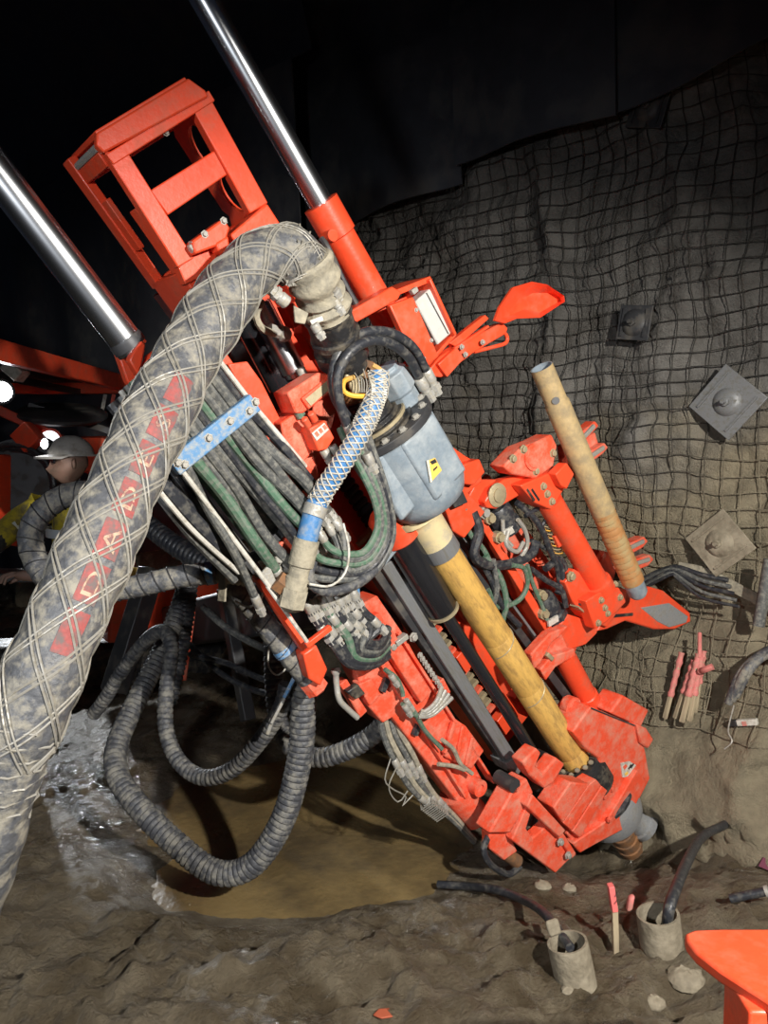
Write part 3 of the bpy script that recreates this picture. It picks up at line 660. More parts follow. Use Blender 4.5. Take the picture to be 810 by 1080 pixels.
mbolts(g1, [(565, 497), (552, 474), (541, 484), (583, 478)], .0, .014, 'b')
g2 = part('gripper_bracket', B().plate([(549, 512), (566, 505), (596, 492), (600, 508), (582, 538), (564, 530)], .02, .10), red, T, .006)
mbolts(g2, [(573, 513), (577, 521), (582, 529), (590, 497)], .02, .013, 'b')
for x0 in (556, 561): part('slot', B().bar((x0, 516), (x0+8, 528), .022, .010, .012), grease, g2)
part('cheek', B().plate([(586, 500), (598, 488), (606, 500), (598, 516), (592, 512)], .06, .05), red, T, .005)
# jaws behind the casing pipe
for (x0, y0), (x1, y1), w in (((605, 462), (632, 447), -.10), ((612, 482), (642, 470), -.10), ((650, 580), (684, 569), -.12), ((655, 596), (690, 588), -.12)):
    j = part('jaw', B().plate([(x0, y0+6), (x0+4, y0-2), (x1-4, y1-3), (x1, y1+2), (x1-6, y1+9), (x0+6, y0+10)], w, .06), redd, T, .006)
    part('jaw_insert', B().bar((x0+10, y0+1), (x1-4, y1+2), w+.012, .02, .03), zinc, j, .003)
part('jaw_link', B().plate([(606, 468), (628, 456), (634, 478), (614, 490)], -.14, .05), redd, T, .005)
part('jaw_link', B().plate([(596, 470), (606, 466), (614, 500), (600, 505)], -.06, .05), redd, T, .005)
part('jaw_link', B().plate([(652, 584), (676, 574), (682, 594), (662, 604)], -.16, .05), grease, T, .005)
tb = (mp(579, 528, -.02), mp(634, 622, -.02)); d = tb[1]-tb[0]; ln = d.length
part('torque_tube', B().lathe(tb[0], d, [(0, .056), (ln-.06, .056), (ln-.055, .068), (ln, .068), (ln, .05)], 26), red, T)
part('tube_tab', B().plate([(585, 566), (596, 560), (600, 570), (590, 578)], -.03, .02), red, T, .003)
# lower gripper head
l1 = part('lower_bracket', B().plate([(596, 614), (606, 600), (624, 612), (640, 606), (652, 616), (656, 640), (640, 662), (618, 652), (604, 634)], -.02, .07), red, T, .006)
part('lower_cheek', B().plate([(618, 634), (644, 618), (662, 622), (660, 636), (640, 656), (628, 664)], .03, .06), red, T, .006)
mbolts(l1, [(634, 633), (638, 641), (641, 647), (649, 616), (654, 630), (631, 657)], .032, .012, 'b')
mbolts(l1, [(602, 608)], -.015, .018, 'b')
for k in range(5): part('spring_leaf', B().bar((610+k*2, 640-k*3), (627+k*2, 654-k*3), -.005-k*.004, .008, .05), darks if k % 2 else brass, l1)
part('lobe', B().plate([(622, 594), (632, 580), (642, 582), (650, 604), (644, 622), (632, 612)], -.06, .08), red, T, .008)
part('lobe_slot', B().bar((630, 600), (639, 584), -.055, .02, .02), redd, T, .003)
sc = part('spade', B().plate([(630, 666), (640, 646), (660, 626), (686, 619), (700, 623), (728, 646), (729, 656), (712, 664), (690, 664), (660, 655), (640, 664)], -.04, .05), red, T, .008)
part('worn_tip', B().plate([(676, 641), (706, 636), (726, 650), (724, 657), (706, 662), (694, 656)], -.037, .044), wsteel, sc, .004)
part('rim_slot', B().bar((646, 650), (668, 648), -.036, .016, .02), grease, sc, .003)
part('cross_arm', B().plate([(588, 662), (600, 648), (612, 652), (632, 652), (630, 668), (618, 680), (606, 684), (600, 690)], -.05, .06), red, T, .006)
for pl_ in ([(560, 690), (580, 668), (600, 660), (590, 672), (582, 678), (570, 700), (564, 706)], [(570, 706), (582, 692), (596, 688), (606, 684), (608, 692), (596, 698), (586, 704), (576, 718)]):
    part('hook_plate', B().plate(pl_, -.01, .05), redd, T, .006)
part('hook_web', B().plate([(564, 692), (592, 668), (606, 686), (576, 712)], -.05, .03), redd, T, .004)
part('link_pin', B().bar((578, 690), (584, 696), .0, .02, .03), brass, T, .004)
d = mp(624, 745, -.06)-mp(594, 690, -.06)
part('lower_tube', B().lathe(mp(594, 690, -.06), d, [(0, .052), (d.length-.09, .052), (d.length-.085, .058), (d.length, .058)], 24), red, T)
for a, b_, w in (((524, 538), (536, 560), -.12), ((571, 632), (586, 655), -.12)):
    d = mp(*b_, w)-mp(*a, w); mt = part('hydraulic_motor', B().lathe(mp(*a, w), d, [(-.02, .05), (0, .062), (d.length*.55, .062), (d.length*.6, .07), (d.length*.9, .07), (d.length, .04)], 14), rub2, T)
    part('motor_band', B().bar((a[0]+8, a[1]+26), (a[0]+18, a[1]+20), w+.066, .03, .01), whitem, mt)
for (x, y) in ((512, 546), (522, 566), (567, 627), (569, 646), (506, 540)): part('plug', B().lathe(mp(x, y, -.09), WW, [(0, .026), (.03, .026), (.03, .018), (.045, .018)], 8), brass if x > 508 else zinc, T)
for k in range(8): part('coil_spring', B().tube(smooth([mp(578+k*1.6+5*math.sin(t*.9), 554+k*4+2*math.cos(t*.9), -.06+.012*math.cos(t*.9)) for t in range(8)], .01), .003, 5), yellowp if k % 2 else brass, T)
hp = [([(498, 540), (505, 560), (500, 585), (515, 596), (540, 594), (560, 584), (566, 570)], rub2, .022), ([(540, 596), (553, 600), (556, 618), (546, 634), (524, 640), (515, 622)], green, .011), ([(556, 596), (562, 616), (572, 640), (577, 654)], green, .010),
      ([(560, 600), (576, 612), (592, 622), (597, 640)], rub2, .013), ([(536, 560), (534, 574), (545, 582), (552, 572)], zinc, .010), ([(546, 548), (554, 560), (556, 575), (548, 590)], zinc, .010), ([(530, 548), (532, 566), (540, 576)], zinc, .009),
      ([(545, 530), (562, 545), (572, 560), (580, 580), (588, 600), (590, 615)], rub2, .014), ([(554, 544), (570, 536), (576, 546), (568, 560)], rub2, .010), ([(490, 536), (494, 560), (510, 580), (520, 600)], green, .012),
      ([(506, 590), (518, 612), (530, 640), (548, 660)], rub2, .014), ([(512, 586), (528, 610), (534, 636), (530, 660), (540, 690)], green, .013), ([(520, 590), (524, 620), (520, 650), (535, 680), (548, 700)], rubg, .012), ([(575, 600), (590, 590), (596, 604), (588, 626)], rub2, .016), ([(560, 570), (580, 582), (592, 596), (594, 612)], rub2, .010)]
for k, (pp, m_, r) in enumerate(hp):
    q = smooth([mp(x, y, -.055+.012*math.sin(k*1.7+i)) for i, (x, y) in enumerate(pp)], .015); part('hose', B().tube(q, r, 8), m_, T)
# small knuckle joint at the lower end
part('knuckle', B().lathe(mp(598, 744, -.03), WW, [(0, .05), (.04, .05), (.04, .03), (.046, .03), (.046, .012)], 20), redd, T)
part('knuckle_arm', B().plate([(596, 752), (612, 734), (624, 750), (610, 774), (598, 768)], -.05, .05), grease, T, .005)
# ------------------------------------------------------------------ foot clamp (breakout table)
T = thing('foot_clamp', 'dusty red breakout clamp with plates and fork at foot of mast', 'rod clamp', G(0, -.30, 0), MR)
P1 = [(604, 772), (623, 745), (673, 766), (681, 792), (686, 821), (662, 868), (640, 878), (612, 898), (598, 880), (622, 842), (633, 818), (632, 800), (618, 790)]
p1 = part('main_plate', B().plate(P1, .10, .16), redd, T, .008)
part('lower_skirt', B().plate([(690-8, 824), (660, 874), (626, 892), (612, 900), (604, 890), (640, 866), (672, 812)], .125, .05), redd, T, .006)
part('top_tab', B().plate([(644, 752), (657, 733), (685, 749), (676, 768)], .08, .12), redd, T, .010)
part('seam_bar', B().bar((624, 747), (674, 767), .105, .006, .004), darks, p1)
part('end_lobe', B().plate([(672, 764), (682, 768), (690, 780), (684, 790), (676, 784)], .12, .06), redd, T, .008)
sg = part('warning_tag', B().plate([(655, 805), (664, 803), (671, 807), (662, 819), (657, 820)], .105, .005), whitem, p1)
part('tag_mark', B().plate([(657, 809), (660, 806), (662, 808), (659, 812)], .1065, .002), redd, sg)
for k in range(2): part('tag_mark', B().plate([(662.5+k*2.4, 811-k*1.2), (665.5+k*2.4, 806-k*1.0), (666.6+k*2.4, 806.7-k*1.0), (663.6+k*2.4, 811.8-k*1.2)], .1065, .002), blk, sg)
part('tag_mark', B().plate([(659, 816), (662, 813.5), (663, 816), (660, 818.5)], .1065, .002), stick_y, sg)
part('jaw_block', B().plate([(584, 852), (602, 825), (622, 827), (594, 868)], .17, .10), redd, T, .006)
part('jaw_strip', B().plate([(594, 868), (622, 827), (629, 822), (634, 828), (603, 876)], .15, .08), redd, T, .004)
part('jaw_strip', B().plate([(604, 877), (635, 829), (641, 834), (612, 884)], .135, .06), redd, T, .004)
part('ridge', B().plate([(640, 868), (660, 838), (664, 842), (646, 872)], .115, .03), redd, T, .003)
mbolts(T, [(645, 832), (637, 840)], .10, .012, 'r'); mbolts(T, [(643, 864), (600, 864)], .14, .012, 'r')
fk = part('fork', B().plate([(551, 804), (566, 789), (571, 794), (565, 808), (573, 816), (587, 799), (596, 806), (584, 826), (574, 832), (559, 818)], .14, .07), redd, T, .008)
part('fork_insert', B().plate([(566, 808), (578, 794), (584, 800), (573, 815)], .05, .06), grease, T, .004)
part('left_block', B().plate([(543, 831), (556, 821), (563, 836), (538, 879), (516, 879)], .15, .09), redd, T, .008)
part('left_leg', B().plate([(516, 879), (538, 879), (546, 898), (532, 908), (517, 896)], .12, .05), redd, T, .006)
part('notch_plate', B().plate([(556, 850), (562, 838), (574, 851), (560, 858), (555, 874), (562, 884), (578, 870), (594, 878), (608, 902), (599, 908), (586, 921), (540, 886)], .16, .05), redd, T, .005)
part('brace', B().plate([(556, 851), (562, 838), (597, 876), (590, 884)], .19, .045), redd, T, .006)
part('brace_edge', B().bar((590, 878), (606, 903), .18, .03, .04), redd, T, .005)
mbolts(T, [(591, 888), (599, 902)], .18, .013)
for k in range(3): part('inner_pipe', B().tube([mp(556+k*5, 878+k*2, .08), mp(566+k*5, 856+k*2, .08)], .014, 8), grease, T)
part('centre_block', B().plate([(572, 838), (590, 812), (602, 822), (582, 852)], .06, .14), grease, T, .005)
part('centraliser', B().lathe(G(0, .10, 0), -UU, [(0, .10), (.05, .125), (.16, .125)], 24), grease, T)
for k in range(14):
    a = k*.45; part('mud_lump', B().ball(G(.085*math.cos(a), .11+.012*(k % 3), .085*math.sin(a)), .014, .011, .012, 7, 5), collm, T) if math.sin(a) > -.4 else None
rg = part('discharge_ring', B().lathe(G(.02, -.20, -.02), -UU, [(0, .13), (.04, .155), (.14, .165), (.18, .158), (.19, .10)], 32), wsteel, T)
part('ring_seal', B().lathe(G(.02, -.19, -.02), -UU, [(0, .14), (.01, .162), (.03, .162), (.04, .14)], 28), rub2, T)
q0 = G(.13, -.16, .06); d = mp(692, 872, .12)-q0
part('side_port', B().lathe(mp(660, 858, .0), mp(682, 872, .05)-mp(660, 858, .0), [(0, .07), (.10, .07), (.105, .08), (.135, .08), (.135, .062), (.10, .058)], 24), wsteel, T)
part('port_plug', B().lathe(mp(664, 861, .0), mp(682, 872, .05)-mp(664, 861, .0), [(0, .058), (.095, .056)], 20), brass, T)
part('lower_pin', B().lathe(mp(534, 824, .1), WW, [(-.05, .03), (.05, .03), (.05, .02)], 16), darks, T)
part('hose_tail', B().tube(smooth(hosepts([(516, 880, .1), (510, 896, .12), (518, 912, .12), (536, 922, .1), (548, 914, .09)], 'm'), .02), .014, 8), rub2, T)
part('side_pipe', B().tube([mp(514, 886, .08), mp(545, 908, .08)], .03, 12), rust, T)
T = thing('casing_stub', 'rusty ribbed casing entering the mud below the foot clamp', 'casing', G(0, -1.13, 0), MR)
pr_ = [(0, .06)]
for k in range(12): pr_ += [(.04+k*.06, .060), (.045+k*.06, .066), (.06+k*.06, .066), (.065+k*.06, .060)]
part('tube', B().lathe(G(0, -.33, 0), -UU, pr_ + [(.80, .06)], 20), rust, T)

# ------------------------------------------------------------------ hose bundle with blue clamp bar
B0 = (184, 493); B1 = (270, 424)
T = mthing('hose_bundle', 'bank of grey and green hydraulic hoses held by a blue bolted bar', 'hose bundle', 310, 620, .05)
cb = part('clamp_bar', B().bar(B0, B1, .145, .058, .03), bluep, T, .004, 'blue painted clamp bar')
for t in (.04, .10, .42, .68, .92, .97): bolt(cb, mp(B0[0]+(B1[0]-B0[0])*t+(2 if t in (.1, .97) else 0), B0[1]+(B1[1]-B0[1])*t+(4 if t in (.1, .92) else -2), .145), WW, .010)
part('under_bar', B().bar((B0[0]-2, B0[1]+3), (B1[0]-2, B1[1]+3), .07, .05, .025), darks, T, .003)
rows = []
mats = [whitem, rubg, green, rubg, rubg, rubg, rub2, green, rubg, rubg, rubg, rub2, whitem]
ends = [(300, 640), (268, 628), (290, 600), (300, 592), (312, 600), (320, 582), (330, 592), (338, 574), (344, 570), (350, 556), (346, 540), (340, 524), (322, 492)]
for k in range(13):
    t = (k+.5)/13; px_ = B0[0]+(B1[0]-B0[0])*t; py_ = B0[1]+(B1[1]-B0[1])*t; ex, ey = ends[k]; r = .008 if mats[k] is whitem else random.choice([.0135, .0155, .018])
    wob = lambda: 0 if mats[k] is whitem else random.uniform(-4, 4)
    w = .11 - .01*(k % 2)
    pts = [(px_-60, py_-78, w-.06), (px_-26, py_-34, w-.01), (px_, py_, w), (px_+(ex-px_)*.35+wob(), py_+(ey-py_)*.35-wob(), w+random.uniform(-.02, .03)), (px_+(ex-px_)*.7+wob(), py_+(ey-py_)*.7-wob(), w+random.uniform(-.02, .03)), (ex, ey, w-.03)]
    path = smooth(hosepts(pts, 'm'), .02)
    h = part('hose', B().tube(path, r, 9), mats[k], T, 0, 'stiff white rod' if mats[k] is whitem else None)
    if mats[k] is not whitem and k not in (11,): fitting(T, path[-1], path[-1]-path[-3], r*.95, .085)
for k in range(9):           # lower layer, deeper and darker
    t = (k+.2)/9; px_ = B0[0]-8+(B1[0]-B0[0])*t; py_ = B0[1]+6+(B1[1]-B0[1])*t
    pts = [(px_-60, py_-72, -.04), (px_, py_, .02), (px_+36+random.uniform(-4, 4), py_+48, .03), (px_+82, py_+112-k*3, .0)]
    part('hose', B().tube(smooth(hosepts(pts, 'm'), .03), random.choice([.015, .018, .02]), 8), [rub2, rubg, green][k % 3], T)
for (a, b_, w, m_, r) in (((140, 470), (262, 606), .04, rub2, .024), ((150, 498), (248, 612), .06, rubg, .015), ((166, 500), (276, 606), .0, rubg, .018), ((158, 506), (252, 604), .09, whitem, .008)):
    part('hose', B().tube(smooth(hosepts([(a[0], a[1], w), ((a[0]+b_[0])/2-3, (a[1]+b_[1])/2+3, w+.02), (b_[0], b_[1], w)], 'm'), .03), r, 8), m_, T)
part('end_bar', B().bar((252, 606), (298, 562), .06, .03, .03), darks, T, .003)
part('end_bar', B().bar((290, 596), (346, 552), .04, .02, .03), darks, T, .003)
part('red_backing', B().plate([(196, 480), (206, 472), (300, 600), (292, 606)], -.01, .03), red, T, .003)
part('red_backing', B().plate([(212, 424), (224, 414), (330, 560), (318, 570)], -.02, .03), red, T, .003)
part('red_backing', B().plate([(284, 580), (306, 566), (322, 592), (300, 606)], .06, .04), redd, T, .004)
bolt(T, mp(293, 588, .075), WW, .018, 'z'); bolt(T, mp(299, 608, .08), WW, .02, 'z')
part('tag_plate', B().plate([(276, 604), (282, 598), (286, 600), (292, 614), (288, 622), (284, 620)], .10, .01), zinc, T, .002)

# green and grey looped hoses below the blue hose, and hoses below the mast plates
T = mthing('looped_hoses', 'looped green and grey hoses hanging below the gearbox', 'hoses', 370, 610, .1)
for k in range(6):
    o = k*4.5; sx, sy = [(336, 560), (345, 553), (327, 573), (352, 548), (322, 583), (318, 592)][k]
    pts = [(sx, sy, .12), (sx+10, sy+16, .13), (362+o*.3, 584+o*1.2, .15), (384+o*.5, 582+o*.9, .16), (398+o*.7, 558+o*.4, .16), (396+o*.6, 530-o*.2, .17), (383+o*.5, 500-o, .16), (371+o*.6, 478-o*1.3, .13), (358+o, 452-o, .08)]
    path = smooth(hosepts(pts, 'm'), .02); part('hose', B().tube(path, .0125, 9), [green, rubg, green, rubg, rub2, rubg][k], T)
    fitting(T, path[2], path[0]-path[2], .013, .07)
part('hose', B().tube(smooth(hosepts([(330, 592, .15), (326, 612, .16), (344, 624, .17), (372, 618, .17), (392, 604, .16), (404, 588, .14), (402, 570, .12)], 'm'), .02), .017, 10), rub, T)
part('thin_wire', B().tube(smooth(hosepts([(362, 552, .19), (368, 580, .20), (364, 604, .2), (348, 618, .2), (326, 616, .19)], 'm'), .02), .004, 6), whitem, T)
T = mthing('lower_hoses', 'short crimped hoses curving across the red side beam', 'hoses', 400, 700, 0)
for k in range(7):
    sx, sy = 320+k*8+random.uniform(-2, 2), 640-k*4+random.uniform(-9, 9)
    pts = [(sx, sy, .06), (sx+14, sy+24, .07), (sx+30, sy+46-k, .08), (368+k*3, 700-k*4, .08), (392+k*1.5, 702-k*4, .06), (409, 692-k*5, .02)]
    path = smooth(hosepts(pts, 'm'), .02); part('hose', B().tube(path, .0155, 9), [rub2, rub2, green, rub2, rubg, rub2, rub2][k], T)
    fitting(T, path[0], path[3]-path[0], .015, .09); i = int(len(path)*random.uniform(.2, .36)); fitting(T, path[i], path[i+2]-path[i], .014, .08)
part('red_link', B().bar((324, 682), (350, 662), .11, .02, .02), red, T, .003)
part('red_block', B().plate([(320, 690), (334, 680), (346, 706), (338, 724), (326, 716)], .05, .06), red, T, .006)
part('red_strip', B().plate([(270, 612), (282, 608), (326, 678), (320, 688)], .05, .03), red, T, .003)
part('white_rod', B().tube([mp(282, 618, .10), mp(326, 680, .10)], .007, 8), whitem, T)
part('blue_clip', B().plate([(374, 622), (379, 618), (381, 642), (376, 644)], .02, .01), bluep, T)
T = mthing('beam_hoses', 'thin green hoses and four pale steel tubes on the red beam', 'hoses', 470, 780, 0)
for k in range(4):
    pts = [(444-k*1, 750+k*2, .01), (449+k*2, 750+k*1.5, .02), (460+k*2.5, 740+k*1.5, .03), (466+k*3.5, 724+k*4, .02)]; part('tube', B().tube(smooth(hosepts(pts, 'm'), .015), .009, 8), zinc, T)
for pts, m_ in (([(406, 706), (418, 715), (424, 728), (425, 734)], green), ([(428, 738), (438, 752), (448, 770), (466, 790)], green), ([(424, 742), (434, 752), (444, 756), (452, 752)], green), ([(466, 780), (478, 790), (486, 806), (498, 816)], canvas), ([(462, 806), (478, 808), (490, 812)], canvas)):
    part('hose', B().tube(smooth(hosepts([(x, y, .0) for x, y in pts], 'm'), .015), .009, 8), m_, T)
for a in ((412, 712), (428, 738), (426, 744)): fitting(T, mp(*a, .01), mp(a[0]+6, a[1]+9, .01)-mp(*a, .01), .010, .06)
for a, b_ in (((410, 716), (404, 730)), ((444, 762), (438, 776))): part('rubber_strap', B().bar(a, b_, -.03, .025, .015), rub2, T)
T = mthing('drain_hoses', 'four muddy hoses with pale fittings hanging along the lower mast edge', 'hoses', 500, 885, 0)
for k in range(4):
    o = k*5
    pts = [(400+o, 756-o*.5, -.1), (406+o, 780-o*.6, -.08), (418+o*1.1, 806-o*.8, -.06), (432+o, 830-o*.6, -.05), (452+o*.6, 848-o*.4, -.05), (474+o*.4, 862, -.06), (500, 888-k, -.08)]
    path = smooth(hosepts(pts, 'm'), .02); part('hose', B().tube(path, .012, 8), [rubg, canvas, rubg, canvas][k], T)
    for f in (.22, .46): i = int(len(path)*(f+.03*k)); fitting(T, path[i], path[i+1]-path[i], .0125, .08)
part('tie_wrap', winding(smooth(hosepts([(448, 844, -.05), (466, 858, -.05)], 'm'), .006), .036, 5, 2, .003, 1), wire, T)
part('loose_wires', B().tube(smooth(hosepts([(412, 800, -.05), (406, 822, -.05), (414, 832, -.05), (428, 840, -.06), (424, 850, -.06), (436, 838, -.05)], 'm'), .02), .003, 5), wire, T)
part('loose_wires', B().tube(smooth(hosepts([(420, 806, -.05), (410, 830, -.05), (420, 846, -.06), (430, 834, -.05)], 'm'), .02), .003, 5), wire, T)
T = mthing('control_lever', 'bent grey lever with red bracket at the left edge of mast', 'lever', 378, 755, -.05)
part('lever', B().tube(smooth(hosepts([(354, 706, 0), (355, 722, 0), (358, 738, .01), (367, 748, .01), (377, 757, .01)], 'm'), .01), [.018]*2 + [.011]*200, 10), zinc, T)
part('bracket', B().plate([(358, 722), (366, 716), (376, 732), (388, 750), (380, 758), (370, 740)], -.04, .04), redd, T, .005)
part('dark_knob', B().plate([(366, 730), (378, 722), (386, 732), (376, 738)], -.01, .03), grease, T, .005)

# ------------------------------------------------------------------ big wire-wrapped hose in the foreground
pts = [(330, 300, 2.28), (318, 276, 2.22), (292, 268, 2.17), (262, 284, 2.12), (232, 322, 2.06), (196, 380, 1.97), (160, 450, 1.86), (124, 528, 1.76), (94, 598, 1.69), (62, 672, 1.63), (32, 742, 1.60), (8, 800, 1.60), (-16, 880, 1.62), (-46, 980, 1.66), (-80, 1100, 1.7)]
path = smooth([PX(*p) for p in pts], .012); n = len(path)
T = thing('big_hose', 'thick grey suction hose wrapped in crossed wires arching across the foreground', 'hose', path[-1])
rr = [.080 + .003*math.sin(i*.21) + .002*math.sin(i*.63+1) - .022*max(0, 1-i/10) for i in range(n)]
part('hose', B().tube(path, rr, 32), wraph, T)
cut = int(n*.70); top = path[2:cut]; rt = rr[2:cut]
tn = len(top)*.012/.62
part('wire_wrap', winding(top, rt, tn, 5, .0026, 1, .007), wire, T); part('wire_wrap', winding(top, rt, tn, 5, .0026, -1, .007, .3), wire, T)
part('wire_tangle', winding(path[0:16], [r+.003 for r in rr[0:16]], 6, 3, .0028, 1), wire, T); part('wire_tangle', winding(path[0:13], [r+.005 for r in rr[0:13]], 3, 4, .0026, -1), wire, T)
part('wire_tail', winding(path[cut-8:cut+10], [r+.002 for r in rr[cut-8:cut+10]], 2.2, 3, .0028, 1), wire, T)
# faded red print band with block letters on the side towards the viewer
fr = frames(path)
def on_hose(i_f, ang, lift):
    i = min(n-2, max(0, int(i_f))); t = i_f-i; p, x, y = fr[i]; p2, x2, y2 = fr[i+1]; p = p.lerp(p2, t)
    to = (CAM-p); tt = (path[i+1]-path[i]).normalized(); to = (to - tt*to.dot(tt)).normalized(); sd = tt.cross(to)
    return p + (to*math.cos(ang)+sd*math.sin(ang))*(rr[i]+lift)
i0 = int(n*.30); i1 = int(n*.60); b = B(); step = (i1-i0)/7
for k in range(7):
    for (aa, bb) in ((.06, .9),):
        m_ = 10; q = 6; n0 = len(b.v)
        for a in range(m_+1):
            for c in range(q+1): b.v.append(on_hose(i0+step*(k+aa+(bb-aa)*a/m_), -.12-.42+.62*c/q, .0012))
        for a in range(m_):
            for c in range(q): b.f.append((n0+a*(q+1)+c, n0+(a+1)*(q+1)+c, n0+(a+1)*(q+1)+c+1, n0+a*(q+1)+c+1))
pb = part('print_band', b, orprint, T, 0, 'faded red printed band')
cu = bpy.data.curves.new('txt', 'FONT'); cu.size = 1; cu.resolution_u = 3; cu.align_x = 'CENTER'
tmp = bpy.data.objects.new('txt', cu); col.objects.link(tmp)
for k, ch in enumerate('SEDAD'):
    cu.body = ch; dg = bpy.context.evaluated_depsgraph_get(); dg.update(); me = bpy.data.meshes.new_from_object(tmp.evaluated_get(dg))
    bm = bmesh.new(); bm.from_mesh(me); bmesh.ops.subdivide_edges(bm, edges=bm.edges, cuts=1); bmesh.ops.triangulate(bm, faces=bm.faces); b = B()
    for v_ in bm.verts: b.v.append(on_hose(i0+step*(k+1.5) - (v_.co.y-.35)*0 + -(v_.co.x)*step*.85, -.23+(-.35+v_.co.y)*.55, .0022))
    bm.verts.index_update(); b.f = [tuple(v_.index for v_ in f.verts) for f in bm.faces]; bm.free(); part('printed_letter', b, letter, pb)
bpy.data.objects.remove(tmp)
# muddy canvas end and black coupling
c0_ = path[0]; 
T = mthing('hose_coupling', 'black rubber coupling and muddy canvas wrap joining big hose to mast', 'coupling', 360, 388, .05)
e = [PX(322, 276, 2.22), PX(332, 296, 2.26), PX(340, 316, 2.32), PX(347, 334, 2.36)]
part('canvas_wrap', B().tube(smooth(e, .01), 0, 22, rf=lambda i: .076+.006*math.sin(i*1.3)+.004*math.sin(i*.5)), canvas, T)
part('canvas_flap', B().plate([(310, 322), (326, 330), (322, 342), (312, 340)], .22, .01), canvas, T, .003)
part('canvas_flap', B().plate([(334, 286), (346, 282), (352, 300), (344, 310)], .24, .012), canvas, T, .003)
a = PX(342, 322, 2.34); c = mp(366, 388, .07); d = c-a; ln = d.length
part('rubber_sleeve', B().lathe(a, d, [(0, .072), (.0, .078), (ln*.15, .080), (ln*.17, .074), (ln*.42, .074), (ln*.44, .082), (ln*.52, .082), (ln*.54, .070), (ln*.62, .070), (ln*.64, .086), (ln*.82, .086), (ln*.85, .07), (ln, .07)], 26), grease, T)
part('white_smear', B().plate([(327, 338), (340, 333), (342, 338), (330, 344)], .23, .006), whitem, T, .002)
for (x, y) in ((331, 342), (352, 316), (349, 302)): fitting(T, mp(x, y, .24), mp(x+5, y+8, .24)-mp(x, y, .24), .012, .05)
fitting(T, mp(345, 296, .27), mp(356, 312, .24)-mp(345, 296, .27), .014, .08); fitting(T, mp(303, 320, .25), mp(296, 314, .25)-mp(303, 320, .25), .016, .06)

# ------------------------------------------------------------------ hanging ribbed hoses at lower left
def rib_hose(label, pts, r, m_, step=.006, name='ribbed_hose', **k):
    q = smooth([PX(*p) for p in pts], step); return solo(name, ribbed(q, r, **k), m_, label, 'hose', 'ribbed hoses hanging under the mast')
rib_hose('largest ribbed hose hanging in a deep U close to the wet floor', [(322, 700, 2.88), (320, 745, 2.9), (316, 800, 2.93), (298, 865, 2.96), (266, 912, 3.0), (228, 920, 3.04), (188, 892, 3.1), (150, 855, 3.18), (124, 818, 3.3), (124, 784, 3.42), (146, 735, 3.6), (170, 688, 3.75), (190, 640, 3.9), (206, 580, 4.1), (214, 540, 4.2)], .050, rub)
rib_hose('thinner ribbed hose looping inside the deep U hose', [(303, 722, 2.9), (296, 748, 2.92), (272, 784, 2.98), (244, 812, 3.05), (214, 820, 3.12), (188, 802, 3.2), (175, 768, 3.28), (176, 724, 3.36), (181, 684, 3.42), (172, 666, 3.5), (154, 676, 3.58), (130, 706, 3.66), (112, 735, 3.72), (98, 754, 3.78)], .034, rub)
rib_hose('short ribbed hose stub curving behind the red side beam', [(290, 640, 3.3), (288, 690, 3.32), (292, 750, 3.3), (306, 786, 3.25), (334, 799, 3.2), (364, 792, 3.16), (392, 776, 3.12), (412, 756, 3.1)], .042, rub)
rib_hose('dark ribbed hose running behind big hose towards the hose bank', [(120, 520, 3.1), (150, 548, 3.0), (180, 572, 2.9), (214, 592, 2.8), (240, 604, 2.72)], .040, rub2)
rib_hose('dark sleeve hose hanging behind the ribbed loops', [(200, 600, 3.9), (196, 640, 3.9), (188, 690, 3.85), (176, 742, 3.8)], .05, rub2)
def wrapped(label, pts, r, seg, blue_at=None, name='wrapped_hose'):
    q = smooth([PX(*p) for p in pts], .008); T = thing(name, label, 'hose', q[-1])
    part('hose', B().tube(q, 0, 18, rf=lambda i: r*(1+.03*math.sin(2*math.pi*i/seg))), wraph, T)
    fr_ = frames(q)
    for i in range(seg//2, len(q)-1, seg):
        p, x, y = fr_[i]; tt = q[i+1]-q[i]; part('wire_ring', B().tube([p+(x*math.cos(a_*.4189)+y*math.sin(a_*.4189))*(r*1.03)+tt.normalized()*.012*math.sin(a_*.4189) for a_ in range(16)], .0025, 5), darks, T)
    if blue_at:
        i = int(len(q)*blue_at); part('blue_band', B().tube(q[i:i+4], r*1.06, 18), bluep, T)
    return T, q
wrapped('muddy wire-ringed hose looping around the worker behind the big hose', [(132, 530, 2.75), (104, 520, 2.72), (72, 522, 2.7), (44, 540, 2.68), (32, 566, 2.66), (40, 596, 2.64), (62, 616, 2.6), (92, 624, 2.55)], .042, 6)
T, q = wrapped('muddy wire-ringed hose running level from big hose to hose bank', [(70, 628, 2.5), (110, 624, 2.48), (150, 617, 2.47), (190, 608, 2.47), (228, 604, 2.48)], .036, 6, .93)
part('coupling', ribbed(smooth([PX(228, 604, 2.48), PX(246, 606, 2.49), (PX(266, 609, 2.5))], .004), .034, 4, .1), canvas, T)
part('strap', B().beam(PX(236, 596, 2.44), PX(234, 634, 2.44), .03, .008), canvas, T)
T, q = wrapped('muddy wrapped hose with blue band lying along the left mast edge', [(240, 612, 2.6), (258, 630, 2.6), (278, 656, 2.62), (300, 684, 2.64), (326, 716, 2.68)], .040, 7, .66)
part('end_cap', B().lathe(q[-1], q[-1]-q[-4], [(0, .044), (.05, .044), (.06, .03)], 8), redd, T)
T = thing('steel_hook', 'silver hook clip with blue tag holding the looped hose', 'clip', PX(290, 760, 2.86))
part('blade', B().beam(PX(300, 735, 2.84), PX(286, 762, 2.84), .035, .012), zinc, T, .003); part('tag', B().beam(PX(312, 712, 2.82), PX(301, 734, 2.83), .05, .014), bluep, T, .003)
